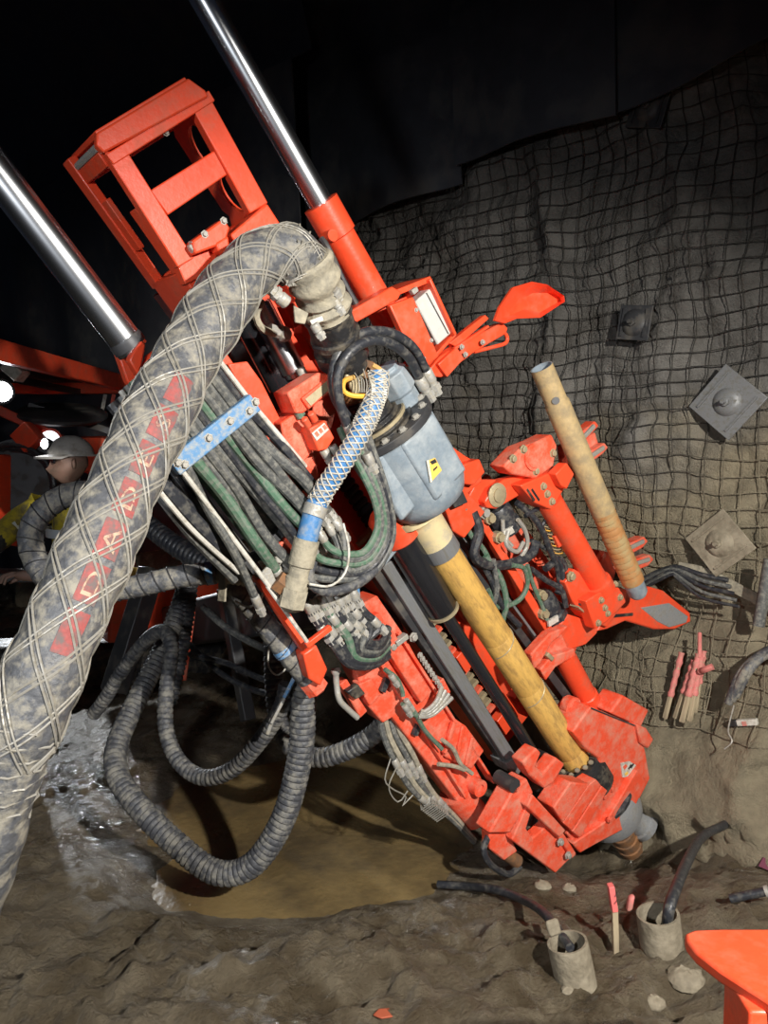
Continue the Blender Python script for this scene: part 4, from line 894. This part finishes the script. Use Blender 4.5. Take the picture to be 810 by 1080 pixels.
part('tip', B().tube([PX(287, 760, 2.84), PX(282, 774, 2.84)], .008, 8), zinc, T)
solo('thin_cable', B().tube(smooth([PX(248, 634, 2.5), PX(262, 640, 2.5), PX(275, 632, 2.48), PX(278, 616, 2.47), PX(276, 604, 2.47)], .01), .004, 6), whitem, 'thin pale cable looped under the hose coupling', 'cable')
solo('thin_cable', B().tube(smooth([PX(286, 670, 2.9), PX(283, 690, 2.9), PX(284, 704, 2.9), PX(292, 712, 2.9), PX(302, 704, 2.9), PX(306, 690, 2.9)], .01), .0035, 6), whitem, 'thin pale cable loop hanging beside the blue band hose', 'cable')
for k, (lab, pts) in enumerate([('slack black cable low behind the ribbed hoses, upper one', [(200, 690, 4.1), (240, 700, 4.0), (276, 716, 3.9), (300, 720, 3.8)]), ('slack black cable low behind the ribbed hoses, lower one', [(196, 676, 4.2), (230, 708, 4.0), (268, 728, 3.9), (310, 735, 3.7)]), ('slack grey cable under the hose bank', [(214, 640, 3.6), (236, 660, 3.5), (262, 676, 3.4), (292, 690, 3.3)])]):
    solo('slack_cable', B().tube(smooth([PX(*p) for p in pts], .02), .016, 8), rub2 if k < 2 else rubg, lab, 'cable')
# ------------------------------------------------------------------ carrier machine at the far left
XR = V((-.62, .785, 0)).normalized()
a = PX(-60, 340, 4.0); b_ = PX(142, 402, 6.9); b_.z = a.z = 2.42
dl = (b_-a).normalized(); pn = V((-dl.y, dl.x, 0))
if pn.x > 0: pn = -pn
T = thing('drill_carrier', 'red drill carrier in the dark behind worker, with canopy and hose reel', 'drill rig', V((a.x-.6, a.y+1.2, 0)))
cpart = part('canopy_edge', B().beam(a, b_, .08, .13), red, T, .01)
part('canopy_edge', B().beam(b_, b_+pn*1.6, .08, .13), red, T, .01)
part('canopy_roof', B().prism([a+V((0, 0, .03)), b_+V((0, 0, .03)), b_+pn*1.6+V((0, 0, .03)), a+pn*1.6+V((0, 0, .03))], [a+V((0, 0, .06)), b_+V((0, 0, .06)), b_+pn*1.6+V((0, 0, .06)), a+pn*1.6+V((0, 0, .06))]), darks, T)
for t, s_ in ((.97, .05), (.97, 1.5)):
    p = a.lerp(b_, t)+pn*s_; part('canopy_post', B().beam(V((p.x, p.y, .5)), V((p.x, p.y, 2.4)), .08, .08), red, T, .006)
part('roof_rib', B().beam(a+pn*.5-V((0, 0, .05)), b_+pn*.5-V((0, 0, .05)), .05, .05), darks, T)
part('ceiling_lamp', B().beam(PX(8, 384, 5.3), PX(24, 398, 5.3), .12, .09), whitem, T, .01)
for k in range(3): part('vent_fin', B().beam(PX(108+k*9, 432, 6.6), PX(111+k*9, 416, 6.6), .04, .03), zinc if k == 0 else red, T)
# lamp bar with round lamps
part('lamp_bar', B().beam(PX(-20, 424, 5.6), PX(70, 466, 5.9), .07, .07), red, T, .006)
for (x, y, d_) in ((2, 413, 5.5), (53, 464, 5.75)):
    h = part('lamp_housing', B().lathe(PX(x, y, d_), V((.25, -1, -.12)), [(-.1, .05), (-.02, .085), (.0, .09), (.012, .09), (.012, .078)], 18), red if x > 10 else darks, T)
    part('lamp_lens', B().lathe(PX(x, y, d_), V((.25, -1, -.12)), [(.004, .078), (.014, .07), (.018, .03)], 18), emit('lamp_light', (.95, .97, 1), 16 if x < 10 else 1.2), h)
part('canopy_disc', B().lathe(PX(66, 438, 5.9), V((.1, -.25, 1)), [(-.02, .30), (0, .33), (.02, .33), (.04, .30)], 36), darks, T)
part('disc_arm', B().beam(PX(30, 428, 5.9), PX(120, 456, 6.1), .05, .05), darks, T)
# body panels, hose reel and chassis
part('body_panel', B().beam(PX(92, 478, 6.4), PX(136, 488, 6.7), .4, .3), red, T, .02)
part('bracket_head', B().beam(PX(22, 452, 5.6), PX(38, 470, 5.6), .12, .16), red, T, .01)
part('side_panel', B().beam(PX(-30, 520, 5.4), PX(6, 514, 5.7), .2, .5), red, T, .02)
part('reel', B().lathe(PX(22, 512, 5.7), V((.35, -1, .05)), [(-.12, .12), (-.12, .34), (-.10, .34), (-.10, .22), (.05, .22), (.05, .34), (.07, .34), (.07, .12)], 36), darks, T)
for k in range(3): part('reel_hose', B().tube([PX(22, 512, 5.7)+V((.26+.02*k)*V((math.cos(t*.1963), 0, math.sin(t*.1963))) if False else (( .26+.02*k)*math.cos(t*.1963), -.06-.03*k, (.26+.02*k)*math.sin(t*.1963))) for t in range(33)], .018, 8), rub2, T)
part('control_panel', B().beam(PX(-20, 566, 4.9), PX(22, 574, 5.1), .3, .04), red, T, .008)
part('chassis', B().beam(PX(104, 640, 5.6), PX(290, 634, 6.4), .6, .42), red, T, .02)
part('deck_edge', B().beam(PX(-80, 606, 4.9), PX(160, 608, 5.4), .25, .06), darks, T, .008)
part('stripe_panel', B().beam(PX(132, 604, 5.0), PX(164, 612, 5.1), .04, .10), stick_y, T, .004)
part('boom', B().beam(PX(190, 660, 5.6), G(-.05, 1.2, -.45), .26, .30), darks, T, .02)
part('boom_joint', B().lathe(G(-.05, 1.2, -.42), VV, [(-.2, .12), (-.2, .15), (.2, .15), (.2, .12)], 20), darks, T)
part('track', B().beam(PX(-60, 712, 5.4), PX(250, 690, 6.6), .4, .42), grease, T, .06)
for k in range(16):
    p = PX(-60, 712, 5.4).lerp(PX(250, 690, 6.6), (k+.5)/16); part('track_shoe', B().box(p-V((.08, .2, 0)), V((.05, .03, 0)), V((0, .03, 0)), V((0, 0, .2))), darks, T, .006)
part('outrigger', B().beam(PX(196, 640, 4.6), PX(186, 716, 4.6), .10, .10), redd, T, .008)
part('dark_strut', B().beam(PX(160, 600, 4.8), PX(120, 730, 4.6), .12, .12), darks, T, .008)
part('dark_strut', B().beam(PX(236, 620, 4.4), PX(262, 760, 4.2), .07, .07), darks, T, .008)

T = thing('floodlight', 'bright round floodlight far back behind the worker', 'floodlight', V((-3.33, 7.95, 0)))
part('stand', B().beam(V((-3.33, 7.95, -.05)), V((-3.33, 7.95, 1.85)), .05, .05), darks, T); fl = part('housing', B().lathe(V((-3.32, 7.92, 1.93)), V((.4, -.92, -.1)), [(-.12, .06), (-.02, .12), (0, .13), (.02, .13), (.02, .115)], 20), darks, T)
part('lens', B().lathe(V((-3.32, 7.92, 1.93)), V((.4, -.92, -.1)), [(.0, .115), (.015, .11), (.02, .05)], 20), emit('flood_lens', (.95, .97, 1), 20), fl)
# ------------------------------------------------------------------ worker
base = PX(84, 600, 4.4); base.z = h1(base.x, base.y); face = math.radians(180+34)
RZ = Matrix.Rotation(face, 3, 'Z')
P_ = thing('person', 'worker in white helmet with lamp, yellow jacket and navy trousers, behind big hose', 'person', base, RZ)
def skin(verts, edges, radii, root=0, lvl=2):
    me = bpy.data.meshes.new('sk'); me.from_pydata([V(v) for v in verts], edges, []); o = bpy.data.objects.new('sk', me); col.objects.link(o)
    s = o.modifiers.new('s', 'SKIN'); s.use_smooth_shade = True
    for i, r in enumerate(radii):
        sv = me.skin_vertices[0].data[i]; sv.radius = r if isinstance(r, tuple) else (r, r); sv.use_root = (i == root)
    q = o.modifiers.new('d', 'SUBSURF'); q.levels = q.render_levels = lvl
    dg = bpy.context.evaluated_depsgraph_get(); dg.update(); m2 = bpy.data.meshes.new_from_object(o.evaluated_get(dg))
    b = B(); M = WM[P_]; b.v = [M @ v.co for v in m2.vertices]; b.f = [tuple(p.vertices) for p in m2.polygons]
    bpy.data.objects.remove(o); return b
# joints: x forward, y to his left, z up
torso = [(.03, 0, .98), (.01, 0, 1.15), (.0, 0, 1.34), (-.01, 0, 1.50), (.01, 0, 1.60)]
vs = torso[:]; ed = [(0, 1), (1, 2), (2, 3), (3, 4)]; rd = [(.15, .11), (.145, .105), (.165, .115), (.09, .08), (.055, .055)]
ARM = {1: [(-.01, .19, 1.47), (.04, .29, 1.22), (.25, .20, 1.12), (.33, .18, 1.12)], -1: [(.0, -.20, 1.50), (.26, -.33, 1.38), (.44, -.14, 1.24), (.50, -.10, 1.22)]}
for s_ in (1, -1):
    i = len(vs); q = ARM[s_]; hx, hy, hz = q[3]; vs += q; ed += [(3, i), (i, i+1), (i+1, i+2), (i+2, i+3)]; rd += [.062, .046, .034, (.04, .022)]
    for f, (dy, dz, ln) in enumerate([(-.03, .012, .075), (-.012, .02, .085), (.008, .02, .08), (.026, .012, .065)]):
        j = len(vs); bx, by, bz = hx+.04, hy+dy, hz+dz; vs += [(bx, by, bz), (bx+ln*.6, by, bz-.012), (bx+ln*.8, by, bz-.05)]; ed += [(i+3, j), (j, j+1), (j+1, j+2)]; rd += [.010, .009, .008]
    j = len(vs); vs += [(hx+.01, hy-.045*s_, hz-.02), (hx+.06, hy-.055*s_, hz-.04)]; ed += [(i+3, j), (j, j+1)]; rd += [.012, .010]
    k = len(vs); vs += [(.06, .10*s_, .90), (.20, .12*s_, .52), (.31, .13*s_, .10), (.44, .14*s_, .04)]; ed += [(0, k), (k, k+1), (k+1, k+2), (k+2, k+3)]; rd += [.092, .062, .042, .04]
body = skin(vs, ed, rd)
# head: egg with brow, nose, chin and ears; face towards +x
M = WM[P_]; hb = B(); hc = V((.035, 0, 1.715)); nn, mm = 28, 22; n0 = len(body.v)
for j in range(mm+1):
    t = math.pi*j/mm
    for k in range(nn):
        a_ = 2*math.pi*k/nn; x = .098*math.sin(t)*math.cos(a_); y = .077*math.sin(t)*math.sin(a_); z = .122*math.cos(t)
        if z < -.02: x += (.012 if x > 0 else .03*(-z/.12)); y *= 1-.18*min(1, (-z-.02)/.1)
        if x > .05 and abs(y) < .018 and -.055 < z < .02: x += .028*(1-abs(y)/.018)*(1 - max(0, (z+.045)/.065) if z > -.045 else .5)
        if x > .04 and .015 < abs(y) < .05 and .0 < z < .035: x -= .012
        if x > .05 and abs(y) < .03 and -.085 < z < -.06: x += .007
        body.v.append(M @ (hc+V((x, y, z))))
for j in range(mm):
    for k in range(nn): body.f.append((n0+j*nn+k, n0+(j+1)*nn+k, n0+(j+1)*nn+(k+1) % nn, n0+j*nn+(k+1) % nn))
for s_ in (1, -1): body.ball(M @ (hc+V((-.005, .078*s_, -.005))), .012, .02, .032, 8, 6)
part('body', body, mat('skin', (.27, .16, .12), .55, 0, (.22, .15, .11), .3, 20), P_)
jk = skin([(.04, 0, .90)]+torso[1:4]+[p for s_ in (1, -1) for p in ARM[s_][:3]], [(0, 1), (1, 2), (2, 3), (3, 4), (4, 5), (5, 6), (3, 7), (7, 8), (8, 9)], [(.185, .145), (.18, .14), (.20, .15), (.125, .11), .10, .085, .062, .10, .088, .064])
part('jacket', jk, mat('hi_vis_yellow', (.50, .40, .03), .75, 0, (.13, .11, .05), .40, 9, .3, 20), P_)
tr = skin([(.03, 0, 1.0), (.06, .10, .88), (.20, .12, .52), (.31, .13, .12), (.06, -.10, .88), (.20, -.12, .52), (.31, -.13, .12)], [(0, 1), (1, 2), (2, 3), (0, 4), (4, 5), (5, 6)], [(.165, .13), .115, .085, .075, .115, .085, .075])
part('trousers', tr, mat('navy_cloth', (.016, .019, .032), .85, 0, (.06, .055, .05), .3, 8, .3, 20), P_)
MW = lambda x, y, z: M @ V((x, y, z))
Zr = (RZ @ V((0, 0, 1)))
def band(z, rx, ry, h_, nm, m_, cx=0):
    b = B(); n = 30; b.v = [MW(cx+rx*math.cos(2*math.pi*k/n)*f, ry*math.sin(2*math.pi*k/n)*f, z+dz) for f in (1, .96) for dz in (0, h_) for k in range(n)]
    for k in range(n):
        j = (k+1) % n; b.f += [(k, j, n+j, n+k), (2*n+k, 3*n+k, 3*n+j, 2*n+j), (k, 2*n+k, 2*n+j, j), (n+k, n+j, 3*n+j, 3*n+k)]
    return part(nm, b, m_, P_)
refl = mat('reflective_tape', (.62, .66, .70), .35, .2)
band(1.06, .17, .212, .05, 'reflective_band', refl); band(1.30, .172, .228, .05, 'reflective_band', refl); band(.94, .165, .20, .045, 'belt', rub2)
for s_ in (1, -1):
    part('boot', B().ball(MW(.38, .135*s_, .06), .14, .055, .06, 14, 8, RZ).lathe(MW(.32, .13*s_, .05), Zr, [(0, .06), (.22, .062)], 14), grease, P_)
    e_, w_ = V(ARM[s_][1]), V(ARM[s_][2]); part('sleeve_band', B().lathe(M @ e_.lerp(w_, .25), RZ @ (w_-e_), [(0, .074), (.045, .071)], 16, cap=False), refl, P_)
    part('glove_cuff', B().lathe(M @ e_.lerp(w_, .55), RZ @ (w_-e_), [(0, .066), (.14, .056)], 14), rub2, P_)
hl = B(); hcx = V((.03, 0, 1.76))
for j in range(11):
    t = math.pi*.5*j/10
    for k in range(28):
        a_ = 2*math.pi*k/28; hl.v.append(MW(hcx.x+.128*math.sin(t)*math.cos(a_), .105*math.sin(t)*math.sin(a_), 1.755+.115*math.cos(t)))
for j in range(10):
    for k in range(28): hl.f.append((j*28+k, (j+1)*28+k, (j+1)*28+(k+1) % 28, j*28+(k+1) % 28))
hm = part('helmet', hl, mat('grey_white_helmet', (.42, .40, .37), .45, 0, (.22, .20, .17), .35, 10), P_)
br = B(); n = 28
for f, dz in ((1.0, 0), (1.0, .012), (0, 0), (0, .012)):
    for k in range(n):
        a_ = 2*math.pi*k/n; ex = .025 + (.05 if math.cos(a_) > .3 else 0)*max(0, math.cos(a_)); br.v.append(MW(hcx.x+(.12+ex*f)*math.cos(a_), (.10+.02*f)*math.sin(a_), 1.752+dz-(.015*f if math.cos(a_) > .3 else 0)))
for k in range(n):
    j = (k+1) % n; br.f += [(k, j, 2*n+j, 2*n+k), (n+k, 3*n+k, 3*n+j, n+j), (k, n+k, n+j, j)]
part('helmet_brim', br, hm.data.materials[0], hm)
lp_ = part('cap_lamp', B().lathe(MW(.15, 0, 1.82), RZ @ V((1, .55, .05)), [(-.03, .02), (0, .032), (.02, .034), (.02, .028)], 16), darks, hm)
part('lamp_lens', B().lathe(MW(.15, 0, 1.82)+(RZ @ V((1, .55, .05))).normalized()*.015, RZ @ V((1, .55, .05)), [(0, .029), (.008, .026), (.011, .01)], 16), emit('cap_lamp_light', (.95, .97, 1), 45), lp_)
part('safety_glasses', B().box(MW(.128, 0, 1.73), RZ @ V((.008, 0, 0)), RZ @ V((0, .062, 0)), V((0, 0, .018))), blackg, P_, .008)

# ------------------------------------------------------------------ muddy pool
b = B(); n = 72; cx, cy = -.42, 3.75
b.v = [V((cx, cy, .0))]
for f in (.25, .5, .75, 1.0):
    for k in range(n):
        a_ = 2*math.pi*k/n; j = 1 + .09*math.sin(3*a_+1) + .05*math.sin(7*a_) + .03*math.sin(13*a_+2); p = V((cx+1.45*f*j*math.cos(a_), cy+1.5*f*j*math.sin(a_), -.034)); p.x = min(p.x, .42); p += WN*max(0, .6-(p-W0).dot(WN)); p.z = -.034; b.v.append(p)
b.v[0].z = -.034
b.f = [(0, 1+k, 1+(k+1) % n) for k in range(n)] + [(1+r*n+k, 1+(r+1)*n+k, 1+(r+1)*n+(k+1) % n, 1+r*n+(k+1) % n) for r in range(3) for k in range(n)]
solo('muddy_pool', b, mat('muddy_water', (.23, .162, .07), .24, 0, (.095, .07, .038), .47, 1.5, .35, 30, vary=.2, wet=.36), 'shallow pool of yellow-brown muddy water under hanging hoses', 'puddle', kind='stuff')

# ------------------------------------------------------------------ things on the wall
for (x, y, ang, lab, sz) in ((766, 424, .72, 'upper square rock-bolt plate on the wall at the right edge', .135), (758, 573, .85, 'lower square rock-bolt plate beside the casing pipe grippers', .125), (668, 340, .15, 'small dark rock-bolt plate high above the casing pipe', .09), (683, 112, .3, 'rock-bolt plate in shadow just under the dark membrane hem', .10)):
    s, z = wsz(x, y, .25); o = woff1(s, z)+.10; s, z = wsz(x, y, o); c = wpt(s, z, o); ex = WD*math.cos(ang)+V((0, 0, 1))*math.sin(ang); ey = -WD*math.sin(ang)+V((0, 0, 1))*math.cos(ang)
    ex = -ex; T = thing('bolt_plate', lab, 'rock bolt', c, None, 'rock-bolt plates on the wall')
    pm = darks if y < 400 else steel if y < 500 else collm
    pl_ = part('plate', B().prism([c+ex*i*sz+ey*j*sz-WN*.02 for i, j in ((-1, -1), (1, -1), (1, 1), (-1, 1))], [c+ex*i*sz+ey*j*sz-WN*.008 for i, j in ((-1, -1), (1, -1), (1, 1), (-1, 1))]), pm, T, .003)
    part('dome', B().lathe(c-WN*.012, WN, [(0, .075), (.012, .065), (.024, .05), (.026, .03)], 22), pm, T); part('nut', B().lathe(c+WN*.01, WN, [(0, .022), (.02, .022), (.022, .012), (.05, .012)], 6), pm, T)
    for i in (-.7, .7): part('pressed_line', B().beam(c+ex*i*sz-ey*sz*.8-WN*.004, c+ex*i*sz+ey*sz*.8-WN*.004, .012, .01), pm, pl_)
# flattened strap and cables beside the spade
def on_wall(x, y, lift):
    s, z = wsz(x, y, .2)
    for _ in range(4): o = woff1(s, z)+lift; s, z = wsz(x, y, o)
    return wpt(s, z, o)
q = smooth([on_wall(x, y, .07) for x, y in ((716, 598), (744, 604), (776, 620), (830, 648))], .04)
b = B()
for i in range(len(q)-1): b.beam(q[i], q[i+1], .012, .055)
T = solo('steel_strap', b, canvas, 'flat muddy steel strap running along the mesh to right edge', 'strap')
for k in range(5):
    solo('loose_cable', B().tube(smooth([on_wall(x, y, .10+.02*k) for x, y in ((680-k, 610+k*3), (696+k*3, 602+k), (714, 598+k*3), (740, 606+k*6), (768+k*3, 612+k*7))], .02), .013-.0012*k, 8), rubg if k % 2 else rub2, ['thick black cable lying at the spade tip', 'grey cable lying just under the thick black one', 'black cable curving down the mesh below the strap', 'grey cable curving lower down the mesh', 'lowest thin black cable on the mesh below the strap'][k], 'cable', 'loose cables behind the spade')
solo('grey_pipe', B().tube([on_wall(800, 660, .16), on_wall(812, 590, .14)], .028, 14), rubg, 'thin grey pipe end leaning on the mesh at right edge', 'pipe')
for k, lab in enumerate(['uppermost grey tube of the bundle at the right picture edge', 'middle grey tube of the bundle at the right picture edge', 'lowest grey tube of the bundle at the right picture edge']):
    solo('bundle_tube', B().tube(smooth([on_wall(768+k*4, 742-k*4, .16+.01*k), on_wall(780+k*5, 712-k*2, .2), on_wall(800+k*3, 692, .2), on_wall(830, 676+k*6, .2)], .02), .020, 10), wraph if k else rub, lab, 'tube', 'grey tubes at the right edge')
solo('rag_string', B().tube(smooth([on_wall(774, 744, .2), on_wall(768, 770, .2), on_wall(772, 782, .18), on_wall(764, 790, .17)], .01), .004, 5), wire, 'frayed string hanging from the grey tube bundle', 'string')
# timber stakes with pink tape
def stake(a, b_, r, tape, lab):
    T = thing('timber_stake', lab, 'stake', a, None, 'stakes wrapped in pink tape')
    part('stick', B().beam(a, b_, r*2, r*1.6), wood, T, .003)
    if tape: 
        t0 = a.lerp(b_, tape); q = [t0.lerp(b_+(b_-a)*.06, k/14) for k in range(15)]; part('tape', B().tube(q, 0, 10, rf=lambda i: r*(1.35+.35*math.sin(i*1.9)*(.5+.5*(i % 2)))), pinkm, T)
A_ = [((701, 758), (718, 692), .011, .35, 'single leaning stake wrapped in pink tape beside the bundle'), ((712, 758), (731, 700), .012, .45, 'leftmost stake of the pink-taped bundle'), ((719, 762), (736, 694), .012, .4, 'second stake of the pink-taped bundle'), ((727, 761), (739, 696), .012, .42, 'third stake of the pink-taped bundle'), ((733, 752), (742, 690), .010, .5, 'rightmost stake of the pink-taped bundle')]
for a_, b_, r, tp, lab in A_: stake(on_wall(*a_, .16), on_wall(*b_, .14), r, tp, lab)
solo('tape_tail', B().tube(smooth([on_wall(738, 708, .17), on_wall(744, 706, .2), on_wall(752, 703, .19)], .01), [.014, .018, .012] + [.016]*30, 8), pinkm, 'loose tail of pink tape sticking out of stake bundle', 'tape')
solo('tape_tail', B().tube(smooth([on_wall(738, 694, .16), on_wall(738, 682, .17), on_wall(738, 668, .16)], .01), .010, 8), pinkm, 'upright twist of pink tape above the stake bundle', 'tape')

# ------------------------------------------------------------------ things on the mud
def collar(x, y, r, hgt, lean, lab):
    p = gp(x, y); d = (V((0, 0, 1))+lean).normalized(); T = thing('casing_collar', lab, 'casing', p-d*.06, None, 'casing collars in the mud')
    part('wall', B().lathe(p-d*.06, d, [(0, r), (hgt+.05, r*1.0), (hgt+.06, r*.98), (hgt+.06, r*.86), (hgt-.12, r*.84)], 26, cap=False), collm, T); part('mud_fill', B().lathe(p-d*.06, d, [(hgt-.15, r*.86), (hgt-.14, r*.84), (hgt-.13, r*.3)], 20), grease, T)
    return p+d*hgt, T
c1, T1 = collar(604, 1020, .066, .085, V((-.22, .05, 0)), 'left casing collar stub in the mud with black hose entering')
part('torn_lip', B().box(c1+V((-.035, .045, .02)), V((.022, .012, 0)), V((-.004, .008, .0)), V((-.006, .004, .024))), collm, T1, .008)
c2, T2 = collar(699, 1004, .072, .14, V((-.15, 0, 0)), 'right casing collar stub in the mud with bent hose inside')
part('pink_rag', B().box(c2+V((-.085, .03, .02)), V((.010, 0, .004)), V((0, .014, 0)), V((.004, 0, .026))), pinkm, T2, .008)
def mudhose(pts, r, m_, lab): solo('black_pipe', B().tube(smooth(pts, .02), r, 10), m_, lab, 'pipe')
mudhose([gp(462, 940)+V((0, 0, .03)), gp(490, 942)+V((0, 0, .03)), gp(522, 946)+V((0, 0, .03)), gp(550, 962)+V((0, 0, .05)), gp(574, 990)+V((0, 0, .09)), c1+V((0.01, 0, -.02))], .016, rub2, 'black pipe with pale end lying from mud into left collar')
mudhose([c2+V((.03, 0, -.08)), c2+V((.05, .0, .06)), gp(736, 925)+V((0, 0, .16)), gp(764, 896)+V((0, 0, .12))], .019, rub2, 'short bent black pipe standing in the right collar')
mudhose([gp(724, 922)+V((0, 0, .03)), gp(738, 893)+V((0, 0, .04)), gp(760, 862)+V((0, 0, .05)), gp(784, 840)+V((0, 0, .03))], .016, rubg, 'grey pipe lying on the mud bank right of clamp')
p = gp(650, 1004); tk = thing('marker_stake', 'short stake with pink and black tag beside the right collar', 'stake', p)
top_ = p+V((-.01, 0, .17)); part('stick', B().beam(p-V((0, 0, .03)), top_, .02, .02), wood, tk, .003)
tgp = part('tag', B().beam(top_-V((0, 0, .02)), top_+V((-.015, 0, .07)), .03, .02), mat('pink_tag', (.75, .16, .15), .6), tk, .002)
for k in range(2): part('tag_mark', B().beam(top_+V((-.006, -.012, .01+.025*k)), top_+V((.004, -.012, .025+.025*k)), .006, .003), blk, tgp)
p = on_wall(782, 762, .05); 
def small_box(): pass
ex = (on_wall(796, 762, .05)-on_wall(776, 763, .05)).normalized(); T = thing('lighter', 'small white and black lighter on mud near right edge', 'lighter', p)
part('body', B().beam(p-ex*.02, p+ex*.075, .03, .03), whitem, T, .004); part('cap', B().beam(p-ex*.055, p-ex*.02, .032, .03), blk, T, .003); part('print', B().beam(p+ex*.0-V((0, .012, 0)), p+ex*.02-V((0, .012, 0)), .018, .02), pinkm, T)
# stones and a scrap of orange in the mud
for k, (x, y, r, lab) in enumerate([(724, 1036, .05, 'pale rounded stone in the mud near the red plate'), (572, 936, .03, 'small stone below the foot clamp'), (600, 938, .025, 'little pebble between clamp and collar'), (690, 1060, .03, 'stone at the bottom edge near the red plate'), (600, 1046, .022, 'small pebble below the left collar')]):
    p = gp(x, y); b = B().ball(p+V((0, 0, r*.25)), r*1.2, r, r*.7, 12, 8)
    for v_ in b.v: v_ += (v_-p)*random.uniform(-.12, .12)
    solo('stone', b, collm, lab, 'stone', 'stones in the mud')
p = gp(404, 1072); solo('orange_scrap', B().prism([p+V(q) for q in ((-.03, 0, 0), (-.005, -.018, .004), (.03, -.006, 0), (.012, .006, .012), (.02, .022, .004), (-.012, .014, .01))], [p+V(q)+V((0, 0, .006)) for q in ((-.03, 0, 0), (-.005, -.018, .004), (.03, -.006, 0), (.012, .006, .012), (.02, .022, .004), (-.012, .014, .01))]), mat('orange_scrap', (.36, .08, .035), .7), 'torn orange scrap in the mud at the bottom edge', 'scrap', bev=.003)
solo('twig', B().tube([gp(204, 948)+V((0, 0, .01)), gp(200, 958)+V((0, 0, .01))], .004, 6), wood, 'pale twig lying on the wet floor below hoses', 'twig')
p = gp(800, 950)+V((0, 0, .03)); e_ = gp(770, 952)+V((0, 0, .015)); T = thing('pipe_end', 'short black pipe with pale rim at the right picture edge above red plate', 'pipe', p)
part('tube', B().lathe(e_, p-e_, [(0, .016), ((p-e_).length*1.25, .016)], 14), rub2, T); part('rim', B().lathe(e_+(p-e_)*1.22, p-e_, [(0, .017), (0, .021), (.012, .021), (.012, .012)], 16), zinc, T)
p = gp(806, 918); solo('purple_scrap', B().prism([p+V(q) for q in ((-.03, 0, .02), (.03, -.02, 0), (.05, .02, .03), (.0, .02, .05))], [p+V(q)+V((0, -.008, .004)) for q in ((-.03, 0, .02), (.03, -.02, 0), (.05, .02, .03), (.0, .02, .05))]), mat('purple_scrap', (.14, .03, .06), .6), 'dark purple scrap in the mud at right picture edge', 'scrap')
# red machine plate at the bottom right, close to the lens
c = PX(800, 1010, 1.42); T = thing('red_step_plate', 'smooth red painted plate on a post in bottom right corner', 'step plate', V((c.x+.1, c.y, h1(c.x, c.y))))
ol = []
for (x, y) in ((722, 984), (724, 992), (734, 1004), (760, 1024), (810, 1056), (900, 1110), (960, 1040), (960, 982), (810, 979), (760, 979), (732, 980)):
    r = ray(x, y); t = (c.z-CAM.z)/r.z; ol.append(CAM+r*t)
ar = sum(ol[i].x*ol[(i+1) % len(ol)].y-ol[(i+1) % len(ol)].x*ol[i].y for i in range(len(ol)))
if ar < 0: ol.reverse()
part('plate', B().prism([p-V((0, 0, .025)) for p in ol], ol), red, T, .006)
pc = PX(800, 1050, 1.36); part('post', B().beam(V((pc.x, pc.y, h1(pc.x, pc.y)-.05)), V((pc.x, pc.y, c.z-.02)), .10, .08), red, T, .006)
bpy.context.view_layer.update()
